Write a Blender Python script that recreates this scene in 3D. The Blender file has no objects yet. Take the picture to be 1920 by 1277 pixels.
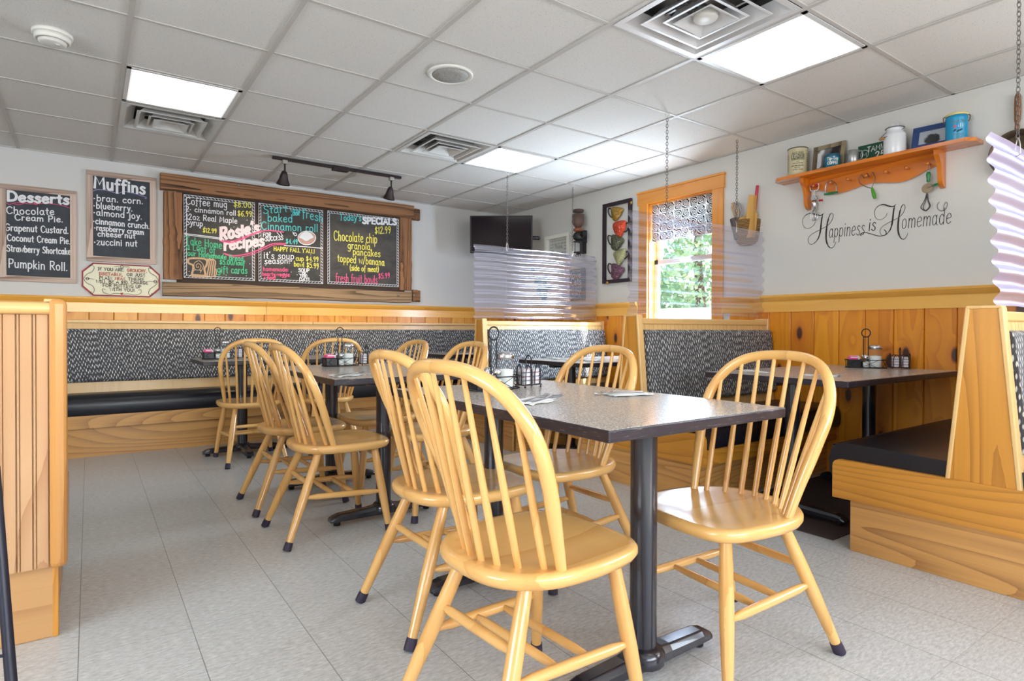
import bpy, bmesh, math, random
from mathutils import Vector, Matrix
PI = math.pi
sc = bpy.context.scene
COL = sc.collection
# ---------------------------------------------------------------- camera
CAM_H = 0.9905
R2 = Vector((0.816506, -0.57733, 0.002679))
U2 = Vector((0.002851, 0.008672, 0.999958))
FW = Vector((0.57733, 0.816465, -0.008727))
FPX, PX, PY = 1121.73, 960.0, 627.81
EYE = Vector((0, 0, CAM_H))
cd = bpy.data.cameras.new('camera'); cam = bpy.data.objects.new('camera', cd); COL.objects.link(cam)
m = Matrix.Identity(4)
for i in range(3):
    m[i][0] = R2[i]; m[i][1] = U2[i]; m[i][2] = -FW[i]; m[i][3] = EYE[i]
cam.matrix_world = m
cd.sensor_width = 36.0; cd.lens = FPX / 1920 * 36; cd.shift_y = -0.005568
cd.clip_start = 0.05; cd.clip_end = 200
sc.camera = cam
# ---------------------------------------------------------------- world, sun, exposure
XR, YB, ZC = 4.264, 6.145, 2.416          # right wall, back wall, ceiling
XL, YF = -3.4, -2.8
W = bpy.data.worlds.new('world'); sc.world = W; W.use_nodes = True
_wn = W.node_tree.nodes; _bg = _wn['Background']
_sky = _wn.new('ShaderNodeTexSky'); _sky.sky_type = 'NISHITA'; _sky.sun_disc = False
_sky.sun_elevation = math.radians(36); _sky.sun_rotation = math.radians(160)
W.node_tree.links.new(_sky.outputs[0], _bg.inputs[0]); _bg.inputs[1].default_value = 0.9
sl = bpy.data.lights.new('sun', 'SUN'); sl.energy = 24.0; sl.angle = math.radians(0.6); sl.color = (1, 0.96, 0.88)
sun = bpy.data.objects.new('sun', sl); COL.objects.link(sun); sun.location = (9, -6, 9)
sun.rotation_euler = Vector((-0.36, 0.88, -0.72)).to_track_quat('-Z', 'Y').to_euler()
def daylight(name, loc, d, sx, sy, e, col=(0.86, 0.93, 1.0)):
    l = bpy.data.lights.new(name, 'AREA'); l.shape = 'RECTANGLE'; l.size = sx; l.size_y = sy; l.energy = e; l.color = col
    o = bpy.data.objects.new(name, l); COL.objects.link(o); o.location = loc
    o.rotation_euler = Vector(d).to_track_quat('-Z', 'Y').to_euler(); return o
daylight('daylight_window_1', (XR + 0.12, 3.47, 1.45), (-1, 0.6, -0.05), 0.66, 0.8, 75, (0.7, 0.85, 1.0))
daylight('daylight_window_2', (XR + 0.12, -0.9, 1.6), (-1, 0.35, 0.35), 1.5, 1.1, 60)
daylight('daylight_window_3', (1.2, YF - 0.1, 1.55), (0.05, 1, 0.45), 3.6, 1.2, 98)
daylight('daylight_window_4', (XL - 0.1, 0.7, 1.55), (1, 0.4, 0.45), 2.4, 1.2, 130)  # fill lamp added on the left to brighten right wall and ceiling
vs = sc.view_settings
vs.view_transform = 'Standard'; vs.look = 'None'; vs.gamma = 1.0; vs.exposure = 0.08; vs.use_curve_mapping = False
sc.cycles.max_bounces = 8; sc.cycles.transparent_max_bounces = 16; sc.cycles.sample_clamp_indirect = 6.0
sc.cycles.caustics_reflective = False; sc.cycles.caustics_refractive = False

# ---------------------------------------------------------------- measuring helpers (photo survey -> wall planes)
def sight(u, v): return (u - PX) / FPX * R2 - (v - PY) / FPX * U2 + FW
def on_x(u, v, x):
    d = sight(u, v); return EYE + d * (x / d.x)
def on_y(u, v, y):
    d = sight(u, v); return EYE + d * (y / d.y)
def on_z(u, v, z):
    d = sight(u, v); return EYE + d * ((z - CAM_H) / d.z)
def m_per_px(p): return (p - EYE).dot(FW) / FPX

# ---------------------------------------------------------------- material kit
MATS = {}
def lin(c):
    def f(x): return x / 12.92 if x <= 0.04045 else ((x + 0.055) / 1.055) ** 2.4
    return tuple(f(x / 255.0) for x in c)
class NT:
    def __init__(s, name):
        s.m = bpy.data.materials.new(name); s.m.use_nodes = True; s.t = s.m.node_tree
        s.b = s.t.nodes['Principled BSDF']; s.out = s.t.nodes['Material Output']
    def n(s, typ, ins=None, **props):
        x = s.t.nodes.new('ShaderNode' + typ)
        for k, v in props.items(): setattr(x, k, v)
        for k, v in (ins or {}).items(): s.set(x.inputs[k], v)
        return x
    def set(s, sock, v):
        if isinstance(v, bpy.types.NodeSocket): s.t.links.new(v, sock)
        elif isinstance(v, bpy.types.Node): s.t.links.new(v.outputs[0], sock)
        else:
            try: sock.default_value = v
            except Exception: sock.default_value = tuple(v) + (1.0,)
    def math(s, op, a, b=0.0, c=0.0, clamp=False):
        x = s.t.nodes.new('ShaderNodeMath'); x.operation = op; x.use_clamp = clamp
        s.set(x.inputs[0], a); s.set(x.inputs[1], b); s.set(x.inputs[2], c); return x.outputs[0]
    def coord(s, scale=(1, 1, 1), loc=(0, 0, 0)):
        tc = s.n('TexCoord'); mp = s.n('Mapping', {'Vector': tc.outputs['Object'], 'Scale': scale, 'Location': loc}); return mp.outputs[0]
    def mix(s, f, a, b, blend='MIX'):
        x = s.t.nodes.new('ShaderNodeMix'); x.data_type = 'RGBA'; x.blend_type = blend
        s.set(x.inputs[0], f); s.set(x.inputs[6], a); s.set(x.inputs[7], b); return x.outputs[2]
    def ramp(s, f, stops):
        x = s.t.nodes.new('ShaderNodeValToRGB'); s.set(x.inputs[0], f); cr = x.color_ramp
        while len(cr.elements) < len(stops): cr.elements.new(0.5)
        for e, (p, c) in zip(cr.elements, stops): e.position = p; e.color = tuple(c) + (1.0,)
        return x.outputs[0]
    def bump(s, h, strength=0.2, dist=0.01):
        x = s.n('Bump', {'Height': h, 'Strength': strength, 'Distance': dist}); s.set(s.b.inputs['Normal'], x.outputs[0])
    def pr(s, **k):
        for a, v in k.items(): s.set(s.b.inputs[a.replace('_', ' ')], v)
def plain(name, rgb, rough=0.5, metal=0.0, spec=0.5, coat=0.0, noise=0.0, nscale=30):
    if name in MATS: return MATS[name]
    t = NT(name); c = lin(rgb)
    if noise:
        nz = t.n('TexNoise', {'Vector': t.coord(), 'Scale': nscale, 'Detail': 3.0})
        col = t.mix(nz.outputs[0], [x * (1 - noise) for x in c], [min(1, x * (1 + noise)) for x in c])
        t.set(t.b.inputs['Base Color'], col)
    else: t.pr(Base_Color=c)
    t.pr(Roughness=rough, Metallic=metal, Specular_IOR_Level=spec, Coat_Weight=coat, Coat_Roughness=0.12)
    MATS[name] = t.m; return t.m
def wood(name, light, dark, axis='z', rings=7.0, stretch=0.1, distort=0, rough=0.35, coat=0.3, board=0.0, bdir='y', pore=0.25, contrast=1.0, bias=0.0, scale=3.0):
    """varnished wood, grain running along AXIS of the object; BOARD: width of separate boards along BDIR"""
    key = name + '_' + axis
    if key in MATS: return MATS[key]
    t = NT(key); S = {'x': (stretch, 1, 1), 'y': (1, stretch, 1), 'z': (1, 1, stretch)}[axis]
    P = {'x': (1.6, 90, 90), 'y': (90, 1.6, 90), 'z': (90, 90, 1.6)}[axis]
    v = t.coord(S)
    tc = t.n('TexCoord'); sep = t.n('SeparateXYZ', {0: tc.outputs['Object']})
    if board:
        idx = t.math('FLOOR', t.math('DIVIDE', sep.outputs['xyz'.index(bdir)], board))
        wn = t.n('TexWhiteNoise', {'W': idx}, noise_dimensions='1D')
        off = t.n('VectorMath', {0: wn.outputs['Color'], 1: (7, 7, 7)}, operation='MULTIPLY')
        v = t.n('VectorMath', {0: v, 1: off.outputs[0]}, operation='ADD').outputs[0]
    nz = t.n('TexNoise', {'Vector': t.coord(P), 'Scale': 1.0, 'Detail': 3.0})
    big = t.n('TexNoise', {'Vector': v, 'Scale': scale, 'Detail': 1.0, 'Roughness': 0.35, 'Distortion': 0.25})
    saw = t.math('FRACT', t.math('ADD', t.math('MULTIPLY', big.outputs[0], rings), t.math('MULTIPLY', nz.outputs[0], 0.12)))
    ring = t.math('POWER', saw, 2.2)
    f = t.math('ADD', t.math('MULTIPLY', ring, contrast), t.math('MULTIPLY', t.math('SUBTRACT', nz.outputs[0], 0.5), pore * 2))
    med = t.n('TexNoise', {'Vector': v, 'Scale': 5.0, 'Detail': 2.0}); f = t.math('ADD', f, t.math('MULTIPLY', t.math('SUBTRACT', med.outputs[0], 0.5), 0.5))
    if bias: f = t.math('ADD', f, bias)
    if board: f = t.math('ADD', f, t.math('MULTIPLY', t.math('SUBTRACT', wn.outputs[0], 0.5), 0.45))
    L, D = lin(light), lin(dark); M = [a * 0.6 + b * 0.4 for a, b in zip(L, D)]
    col = t.ramp(f, [(0.05, L), (0.5, M), (1.0, D)])
    t.set(t.b.inputs['Base Color'], col)
    t.pr(Roughness=rough, Coat_Weight=coat, Coat_Roughness=0.15)
    t.bump(nz.outputs[0], 0.06, 0.002)
    MATS[key] = t.m; return t.m
MAPLE = dict(light=(230, 178, 106), dark=(192, 122, 48), rings=6, rough=0.26, coat=0.5, pore=0.12, contrast=0.45)
def maple(ax): return wood('maple', axis=ax, **MAPLE)
def oak(ax): return wood('oak', (206, 140, 50), (140, 80, 20), ax, rings=22, stretch=0.085, rough=0.34, coat=0.35, pore=0.22, contrast=0.6, scale=3.4)
def oak_pale(ax): return wood('oak_pale', (224, 182, 120), (198, 144, 80), ax, rings=5, stretch=0.04, rough=0.4, coat=0.25, pore=0.3, contrast=0.3, scale=5.0)
def ash(ax): return wood('oak_base', (210, 154, 86), (132, 82, 40), ax, rings=26, stretch=0.08, rough=0.4, coat=0.25, pore=0.25, contrast=0.62, scale=3.4)
def trimwood(ax): return wood('pine_trim', (238, 180, 84), (216, 142, 44), ax, rings=5, stretch=0.06, rough=0.3, coat=0.5, pore=0.08, contrast=0.4, scale=4.0)
def casing(ax): return wood('pine_casing', (222, 146, 54), (190, 108, 28), ax, rings=7, stretch=0.08, rough=0.33, coat=0.4, pore=0.1, contrast=0.4, scale=4.0)
def shelfwood(ax): return wood('pine_shelf', (214, 120, 20), (160, 72, 4), ax, rings=10, stretch=0.08, rough=0.25, coat=0.6, pore=0.1, contrast=0.7, scale=4.0)
def barn(ax): return wood('barn_board', (152, 108, 74), (34, 20, 14), ax, rings=14, stretch=0.05, rough=0.85, coat=0.0, pore=0.6, contrast=0.85, scale=5.0)
def knotty(name, bdir, board):
    """varnished knotty pine boarding, boards upright, spaced along BDIR"""
    if name in MATS: return MATS[name]
    t = NT(name); tc = t.n('TexCoord'); sep = t.n('SeparateXYZ', {0: tc.outputs['Object']})
    a = sep.outputs['xyz'.index(bdir)]; z = sep.outputs[2]
    q = t.math('DIVIDE', a, board); idx = t.math('FLOOR', q)
    wn = t.n('TexWhiteNoise', {'W': idx}, noise_dimensions='1D')
    # grain
    cmb = t.n('CombineXYZ', {0: t.math('ADD', t.math('MULTIPLY', a, 1.0), t.math('MULTIPLY', wn.outputs[0], 37.0)), 1: 0.0, 2: t.math('MULTIPLY', z, 0.09)})
    # knots: stretched cells
    kc = t.n('CombineXYZ', {0: t.math('MULTIPLY', a, 5.8), 1: t.math('ADD', t.math('MULTIPLY', wn.outputs[0], 50.0), t.math('MULTIPLY', z, 2.6)), 2: 0.0})
    vo = t.n('TexVoronoi', {'Vector': kc.outputs[0], 'Scale': 1.0, 'Randomness': 0.9}, feature='F1', voronoi_dimensions='2D')
    kd = vo.outputs['Distance']
    pull = t.n('MapRange', {'Value': kd, 'From Min': 0.0, 'From Max': 0.35, 'To Min': 0.12, 'To Max': 0.0})
    vv = t.n('VectorMath', {0: cmb.outputs[0], 1: t.n('CombineXYZ', {0: pull.outputs[0]}).outputs[0]}, operation='ADD').outputs[0]
    g1 = t.n('TexNoise', {'Vector': vv, 'Scale': 5.0, 'Detail': 1.0, 'Roughness': 0.3}); g2 = t.n('TexNoise', {'Vector': t.coord((60, 60, 1.5)), 'Scale': 1.0, 'Detail': 2.0})
    saw = t.math('POWER', t.math('FRACT', t.math('MULTIPLY', g1.outputs[0], 9.0)), 2.0)
    L, D = (lin((238, 156, 22)), lin((194, 102, 4))) if 'right' in name else (lin((230, 166, 64)), lin((192, 116, 26)))
    f = t.math('ADD', t.math('MULTIPLY', saw, 0.35), t.math('ADD', t.math('MULTIPLY', wn.outputs[0], 0.55), t.math('MULTIPLY', g2.outputs[0], 0.2)))
    col = t.ramp(f, [(0.1, L), (1.0, D)])
    keep = t.math('GREATER_THAN', t.n('TexWhiteNoise', {'Vector': vo.outputs['Position']}, noise_dimensions='3D').outputs[0], 0.5)
    kn = t.n('MapRange', {'Value': kd, 'From Min': 0.09, 'From Max': 0.15, 'To Min': 1.0, 'To Max': 0.0})
    kn2 = t.n('MapRange', {'Value': kd, 'From Min': 0.12, 'From Max': 0.32, 'To Min': 0.6, 'To Max': 0.0})
    km = t.math('MULTIPLY', keep, kn.outputs[0]); km2 = t.math('MULTIPLY', keep, kn2.outputs[0])
    col = t.mix(km2, col, lin((190, 96, 20))); col = t.mix(km, col, lin((72, 34, 14)))
    t.set(t.b.inputs['Base Color'], col); t.pr(Roughness=0.4, Coat_Weight=0.12 if 'back' in name else 0.4, Coat_Roughness=0.15)
    MATS[name] = t.m; return t.m
def fabric(name, hd, pitch=0.0115, tall=0.047):
    """charcoal upholstery with staggered upright white lens marks; HD: horizontal axis"""
    if name in MATS: return MATS[name]
    t = NT(name); tc = t.n('TexCoord'); sep = t.n('SeparateXYZ', {0: tc.outputs['Object']})
    jit = t.n('TexNoise', {'Vector': tc.outputs['Object'], 'Scale': 9.0, 'Detail': 1.0})
    a = t.math('DIVIDE', t.math('ADD', t.math('ADD', sep.outputs[0], sep.outputs[1]), t.math('MULTIPLY', jit.outputs[0], 0.012)), pitch)
    col = t.math('FLOOR', a); fx = t.math('SUBTRACT', t.math('FRACT', a), 0.5)
    wn = t.n('TexWhiteNoise', {'W': col}, noise_dimensions='1D')
    b = t.math('ADD', t.math('DIVIDE', sep.outputs[2], tall), t.math('ADD', t.math('MULTIPLY', col, 0.5), t.math('MULTIPLY', wn.outputs[0], 0.35)))
    row = t.math('FLOOR', b); fz = t.math('SUBTRACT', t.math('FRACT', b), 0.5)
    w2 = t.n('TexWhiteNoise', {'Vector': t.n('CombineXYZ', {0: col, 1: row}).outputs[0]}, noise_dimensions='3D')
    ln = t.math('ADD', 0.2, t.math('MULTIPLY', w2.outputs[0], 0.13))
    r = t.math('DIVIDE', fz, ln); wd = t.math('MULTIPLY', t.math('SUBTRACT', 1.0, t.math('MULTIPLY', r, r)), 0.32)
    mask = t.n('MapRange', {'Value': t.math('SUBTRACT', wd, t.math('ABSOLUTE', fx)), 'From Min': -0.02, 'From Max': 0.1})
    th = t.n('TexNoise', {'Vector': t.coord((260, 260, 26)), 'Scale': 1.0, 'Detail': 1.0})
    base = t.mix(th.outputs[0], lin((26, 26, 32)), lin((96, 94, 98)))
    spot = t.mix(w2.outputs[0], lin((172, 172, 168)), lin((236, 234, 226)))
    t.set(t.b.inputs['Base Color'], t.mix(mask.outputs[0], base, spot))
    t.pr(Roughness=0.75, Sheen_Weight=0.15, Specular_IOR_Level=0.35)
    MATS[name] = t.m; return t.m
def granite():
    if 'granite' in MATS: return MATS['granite']
    t = NT('granite_laminate'); v = t.coord()
    n1 = t.n('TexNoise', {'Vector': v, 'Scale': 330.0, 'Detail': 2.0}); n2 = t.n('TexNoise', {'Vector': v, 'Scale': 120.0, 'Detail': 2.0})
    f = t.math('ADD', t.math('MULTIPLY', n1.outputs[0], 0.7), t.math('MULTIPLY', n2.outputs[0], 0.3))
    col = t.ramp(f, [(0.32, lin((70, 68, 70))), (0.42, lin((150, 144, 140))), (0.52, lin((188, 180, 172))), (0.64, lin((236, 228, 218)))])
    t.set(t.b.inputs['Base Color'], col); t.pr(Roughness=0.22, Specular_IOR_Level=0.6); MATS['granite'] = t.m; return t.m
def edgewood():
    if 'edge' in MATS: return MATS['edge']
    t = NT('black_edge'); v = t.coord((12, 12, 160)); n1 = t.n('TexNoise', {'Vector': v, 'Scale': 2.0, 'Detail': 4.0})
    col = t.ramp(n1.outputs[0], [(0.5, lin((40, 34, 42))), (0.66, lin((58, 48, 50))), (0.76, lin((150, 140, 132)))])
    t.set(t.b.inputs['Base Color'], col); t.pr(Roughness=0.38); MATS['edge'] = t.m; return t.m
def vinyl_floor():
    t = NT('vinyl_tile'); tc = t.n('TexCoord'); sep = t.n('SeparateXYZ', {0: tc.outputs['Object']}); T = 0.3048
    def line(s, off):
        q = t.math('FRACT', t.math('DIVIDE', t.math('SUBTRACT', s, off), T)); return t.math('MINIMUM', q, t.math('SUBTRACT', 1.0, q)), t.math('FLOOR', t.math('DIVIDE', t.math('SUBTRACT', s, off), T))
    lx, ix = line(sep.outputs[0], -0.0288); ly, iy = line(sep.outputs[1], 0.9981)
    gx = t.n('MapRange', {'Value': lx, 'From Min': 0.002, 'From Max': 0.0055, 'To Min': 0.75, 'To Max': 0.0})
    gy = t.n('MapRange', {'Value': ly, 'From Min': 0.002, 'From Max': 0.0055, 'To Min': 0.3, 'To Max': 0.0})
    g = t.math('MAXIMUM', gx.outputs[0], gy.outputs[0])
    wn = t.n('TexWhiteNoise', {'Vector': t.n('CombineXYZ', {0: ix, 1: iy}).outputs[0]}, noise_dimensions='3D')
    v = t.coord((38, 120, 60)); n1 = t.n('TexNoise', {'Vector': v, 'Scale': 1.0, 'Detail': 5.0, 'Roughness': 0.7}); n2 = t.n('TexNoise', {'Vector': t.coord((70, 240, 60)), 'Scale': 1.0, 'Detail': 2.0})
    col = t.ramp(n1.outputs[0], [(0.3, lin((164, 164, 160))), (0.5, lin((192, 193, 191))), (0.7, lin((216, 217, 214)))])
    hi = t.n('MapRange', {'Value': n2.outputs[0], 'From Min': 0.68, 'From Max': 0.76}); lo = t.n('MapRange', {'Value': n2.outputs[0], 'From Min': 0.3, 'From Max': 0.24})
    col = t.mix(t.math('MULTIPLY', hi.outputs[0], 0.7), col, lin((240, 240, 236))); col = t.mix(t.math('MULTIPLY', lo.outputs[0], 0.5), col, lin((124, 120, 114)))
    col = t.mix(t.math('MULTIPLY', wn.outputs[0], 0.1), col, lin((150, 148, 144)))
    col = t.mix(g, col, lin((70, 68, 68)))
    t.set(t.b.inputs['Base Color'], col); t.pr(Roughness=0.3, Specular_IOR_Level=0.45)
    big = t.n('TexNoise', {'Vector': t.coord((3, 3, 3)), 'Scale': 1.0, 'Detail': 2.0}); t.bump(t.math('ADD', big.outputs[0], t.math('MULTIPLY', n1.outputs[0], 0.03)), 0.06, 0.02)
    return t.m
def ceiling_tile():
    t = NT('acoustic_tile'); v = t.coord(); n1 = t.n('TexNoise', {'Vector': v, 'Scale': 230.0, 'Detail': 2.0}); n2 = t.n('TexNoise', {'Vector': v, 'Scale': 1.2, 'Detail': 2.0})
    pin = t.n('MapRange', {'Value': n1.outputs[0], 'From Min': 0.3, 'From Max': 0.36})
    a = t.mix(n2.outputs[0], lin((217, 215, 211)), lin((225, 223, 221))); col = t.mix(pin.outputs[0], lin((178, 172, 164)), a)
    t.set(t.b.inputs['Base Color'], col); t.pr(Roughness=0.95, Specular_IOR_Level=0.1); t.bump(n1.outputs[0], 0.25, 0.004); return t.m
def plaster(name, c):
    if name in MATS: return MATS[name]
    t = NT(name); n1 = t.n('TexNoise', {'Vector': t.coord(), 'Scale': 160.0, 'Detail': 2.0}); n2 = t.n('TexNoise', {'Vector': t.coord(), 'Scale': 0.9})
    c = lin(c); t.set(t.b.inputs['Base Color'], t.mix(n2.outputs[0], [x * 0.97 for x in c], [x * 1.02 for x in c])); t.pr(Roughness=0.8, Specular_IOR_Level=0.25); t.bump(n1.outputs[0], 0.08, 0.003); MATS[name] = t.m; return t.m
def slate(name, c1, c2):
    if name in MATS: return MATS[name]
    t = NT(name); n1 = t.n('TexNoise', {'Vector': t.coord((1.5, 1, 2.4)), 'Scale': 2.6, 'Detail': 5.0, 'Roughness': 0.65, 'Distortion': 0.6})
    t.set(t.b.inputs['Base Color'], t.ramp(n1.outputs[0], [(0.35, lin(c1)), (0.7, lin(c2))])); t.pr(Roughness=0.55); MATS[name] = t.m; return t.m
def emit(name, rgb, s):
    t = NT(name); t.pr(Base_Color=lin(rgb), Emission_Color=lin(rgb), Emission_Strength=s); return t.m
def troffer_lens():
    """frosted lens with two brighter bands where the tubes lie behind it"""
    t = NT('light_lens'); tc = t.n('TexCoord'); sep = t.n('SeparateXYZ', {0: tc.outputs['Object']})
    q = t.math('ABSOLUTE', t.math('SUBTRACT', t.math('ABSOLUTE', sep.outputs[1]), 0.13))
    g = t.n('MapRange', {'Value': q, 'From Min': 0.03, 'From Max': 0.15, 'To Min': 1.0, 'To Max': 0.0}, interpolation_type='SMOOTHSTEP')
    t.pr(Base_Color=(0.3, 0.31, 0.32), Emission_Color=(1.0, 0.985, 0.96), Roughness=0.4)
    t.set(t.b.inputs['Emission Strength'], t.math('ADD', 0.55, t.math('MULTIPLY', g.outputs[0], 4.0))); return t.m
def clear(name, tint, trans, gloss, milk, milk_col, rough=0.08, gcol=(1, 1, 1), graze=0.45):
    """thin see-through sheet: mostly straight transmission, a milky share and a gloss"""
    if name in MATS: return MATS[name]
    t = NT(name); t.t.nodes.remove(t.b)
    tr = t.n('BsdfTransparent', {'Color': tuple(tint) + (1,)}); gl = t.n('BsdfGlossy', {'Color': tuple(gcol) + (1,), 'Roughness': rough}); df = t.n('BsdfDiffuse', {'Color': tuple(milk_col) + (1,)}); tl = t.n('BsdfTranslucent', {'Color': tuple(milk_col) + (1,)})
    fr = t.math('MULTIPLY', t.math('POWER', t.n('LayerWeight', {'Blend': 0.5}).outputs['Facing'], 3.0), graze); a = t.n('MixShader', {0: 0.5, 1: df.outputs[0], 2: tl.outputs[0]})
    b = t.n('MixShader', {0: milk, 1: tr.outputs[0], 2: a.outputs[0]})
    c = t.n('MixShader', {0: t.math('ADD', fr, gloss, clamp=True), 1: b.outputs[0], 2: gl.outputs[0]})
    t.t.links.new(c.outputs[0], t.out.inputs[0]); MATS[name] = t.m; return t.m
# ---------------------------------------------------------------- mesh kit
def spline(pts, n=6, closed=False):
    P = [Vector(p) for p in pts]; out = []; k = len(P)
    rng = range(k) if closed else range(k - 1)
    for i in rng:
        p0 = P[(i - 1) % k] if closed or i > 0 else P[0]; p1 = P[i]; p2 = P[(i + 1) % k]
        p3 = P[(i + 2) % k] if closed or i + 2 < k else P[-1]
        for j in range(n):
            t = j / n
            out.append(0.5 * ((2 * p1) + (p2 - p0) * t + (2 * p0 - 5 * p1 + 4 * p2 - p3) * t * t + (3 * p1 - p0 - 3 * p2 + p3) * t ** 3))
    if not closed: out.append(P[-1])
    return out
class MB:
    def __init__(s): s.v = []; s.f = []; s.mi = []; s.sm = []; s.cur = 0; s.layer = 0
    def add(s, vs, fs, smooth=False):
        o = len(s.v); s.v += [Vector(p) for p in vs]
        for f in fs: s.f.append([o + i for i in f]); s.mi.append(s.cur); s.sm.append(smooth)
        return s
    def box(s, a, b):
        x0, y0, z0 = a; x1, y1, z1 = b
        return s.add([(x0, y0, z0), (x1, y0, z0), (x1, y1, z0), (x0, y1, z0), (x0, y0, z1), (x1, y0, z1), (x1, y1, z1), (x0, y1, z1)],
                     [(3, 2, 1, 0), (4, 5, 6, 7), (0, 1, 5, 4), (1, 2, 6, 5), (2, 3, 7, 6), (3, 0, 4, 7)])
    def hexa(s, p):   # 8 corners: bottom ring, top ring
        return s.add(p, [(3, 2, 1, 0), (4, 5, 6, 7), (0, 1, 5, 4), (1, 2, 6, 5), (2, 3, 7, 6), (3, 0, 4, 7)])
    def rbox(s, a, b, r=0.004, seg=2):
        bm = bmesh.new(); bmesh.ops.create_cube(bm, size=1.0)
        a, b = Vector(a), Vector(b); c = (a + b) / 2; d = b - a
        for v in bm.verts: v.co = Vector((v.co.x * d.x, v.co.y * d.y, v.co.z * d.z)) + c
        bmesh.ops.bevel(bm, geom=list(bm.edges), offset=min(r, 0.45 * min(d)), segments=seg, affect='EDGES', profile=0.5)
        bm.verts.index_update()
        s.add([v.co.copy() for v in bm.verts], [[v.index for v in f.verts] for f in bm.faces], False); bm.free(); return s
    def tube(s, pts, r, seg=8, closed=False, cap=True, sx=1.0):
        P = [Vector(p) for p in pts]; k = len(P); R = r if isinstance(r, (list, tuple)) else [r] * k
        rings = []; prev = None
        for i in range(k):
            if closed: t = P[(i + 1) % k] - P[i - 1]
            else: t = P[min(i + 1, k - 1)] - P[max(i - 1, 0)]
            if t.length < 1e-9: t = Vector((0, 0, 1))
            t.normalize()
            if prev is None:
                a = Vector((0, 0, 1)) if abs(t.z) < 0.9 else Vector((1, 0, 0)); n = t.cross(a).normalized()
            else:
                n = prev - t * prev.dot(t)
                n = n.normalized() if n.length > 1e-6 else t.orthogonal().normalized()
            prev = n; b = t.cross(n)
            rings.append([P[i] + (n * math.cos(2 * PI * j / seg) * sx + b * math.sin(2 * PI * j / seg)) * R[i] for j in range(seg)])
        vs = [p for rg in rings for p in rg]; fs = []
        for i in range(k if closed else k - 1):
            for j in range(seg):
                a = i * seg + j; b2 = i * seg + (j + 1) % seg; i2 = ((i + 1) % k) * seg
                fs.append((a, b2, i2 + (j + 1) % seg, i2 + j))
        s.add(vs, fs, True)
        if cap and not closed: s.add(rings[0], [list(range(seg))[::-1]]); s.add(rings[-1], [list(range(seg))])
        return s
    def lathe(s, prof, c=(0, 0, 0), seg=20, axis='z', cap=True):
        c = Vector(c); vs = []; fs = []; k = len(prof)
        for (r, h) in prof:
            for j in range(seg):
                a = 2 * PI * j / seg; x, y = r * math.cos(a), r * math.sin(a)
                vs.append(c + (Vector((x, y, h)) if axis == 'z' else Vector((h, x, y)) if axis == 'x' else Vector((y, h, x))))
        for i in range(k - 1):
            for j in range(seg): fs.append((i * seg + j, i * seg + (j + 1) % seg, (i + 1) * seg + (j + 1) % seg, (i + 1) * seg + j))
        if cap: fs.append(tuple(range(seg))[::-1]); fs.append(tuple((k - 1) * seg + j for j in range(seg)))
        o = len(s.f); s.add(vs, fs, True)
        if cap: s.sm[-1] = False; s.sm[-2] = False
        return s
    def prism(s, poly, ext, smooth=False):
        """POLY: 3-D outline, EXT: extrusion vector"""
        P = [Vector(p) for p in poly]; E = Vector(ext); k = len(P)
        s.add(P + [p + E for p in P], [list(range(k))[::-1], [k + i for i in range(k)]])
        s.add(P + [p + E for p in P], [(i, (i + 1) % k, k + (i + 1) % k, k + i) for i in range(k)], smooth); return s
    def ribbon(s, pts, w, up, off=0.0):
        """flat stroke of width W lying in the plane whose normal is UP"""
        P = [Vector(p) for p in pts]; k = len(P)
        if k < 2: return s
        s.layer += 1; off += (s.layer % 16) * 0.00007      # strokes laid over one another, as chalk is
        ww = w if isinstance(w, (list, tuple)) else [w] * k; vs = []; fs = []
        for i in range(k):
            t = P[min(i + 1, k - 1)] - P[max(i - 1, 0)]
            if t.length < 1e-9: t = Vector((1, 0, 0))
            t.normalize(); n = up.cross(t).normalized() * ww[i] / 2
            e = t * ww[i] * 0.35 * (-1 if i == 0 else 1 if i == k - 1 else 0)
            h = up * (off + i * 0.000025); vs += [P[i] + n + h + e, P[i] - n + h + e]
        for i in range(k - 1): fs.append((2 * i, 2 * i + 1, 2 * i + 3, 2 * i + 2))
        return s.add(vs, fs)
    def build(s, name, mats, parent=None, world=False, bevel=0.0, weld=False):
        me = bpy.data.meshes.new(name)
        off = parent.location if (world and parent) else None
        vs = [(p - off) if off is not None else p for p in s.v]
        me.from_pydata([tuple(p) for p in vs], [], s.f)
        for x in (mats if isinstance(mats, (list, tuple)) else [mats]): me.materials.append(x)
        me.polygons.foreach_set('material_index', s.mi); me.polygons.foreach_set('use_smooth', s.sm); me.update()
        if weld:
            bm = bmesh.new(); bm.from_mesh(me); bmesh.ops.remove_doubles(bm, verts=bm.verts, dist=1e-5); bmesh.ops.recalc_face_normals(bm, faces=bm.faces); bm.to_mesh(me); bm.free()
        o = bpy.data.objects.new(name, me); COL.objects.link(o)
        if parent: o.parent = parent
        if bevel:
            md = o.modifiers.new('edge', 'BEVEL'); md.width = bevel; md.segments = 2; md.limit_method = 'ANGLE'; md.angle_limit = math.radians(40)
        return o
def tag(o, label, cat, group=None, kind=None):
    if label: o['label'] = label
    if cat: o['category'] = cat
    if group: o['group'] = group
    if kind: o['kind'] = kind
    return o
def thing(name, label, cat, loc=(0, 0, 0), rz=0.0, group=None):
    o = bpy.data.objects.new(name, None); COL.objects.link(o); o.empty_display_size = 0.1
    o.location = loc; o.rotation_euler = (0, 0, rz); return tag(o, label, cat, group)
def struct(o): o['kind'] = 'structure'; return o
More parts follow.
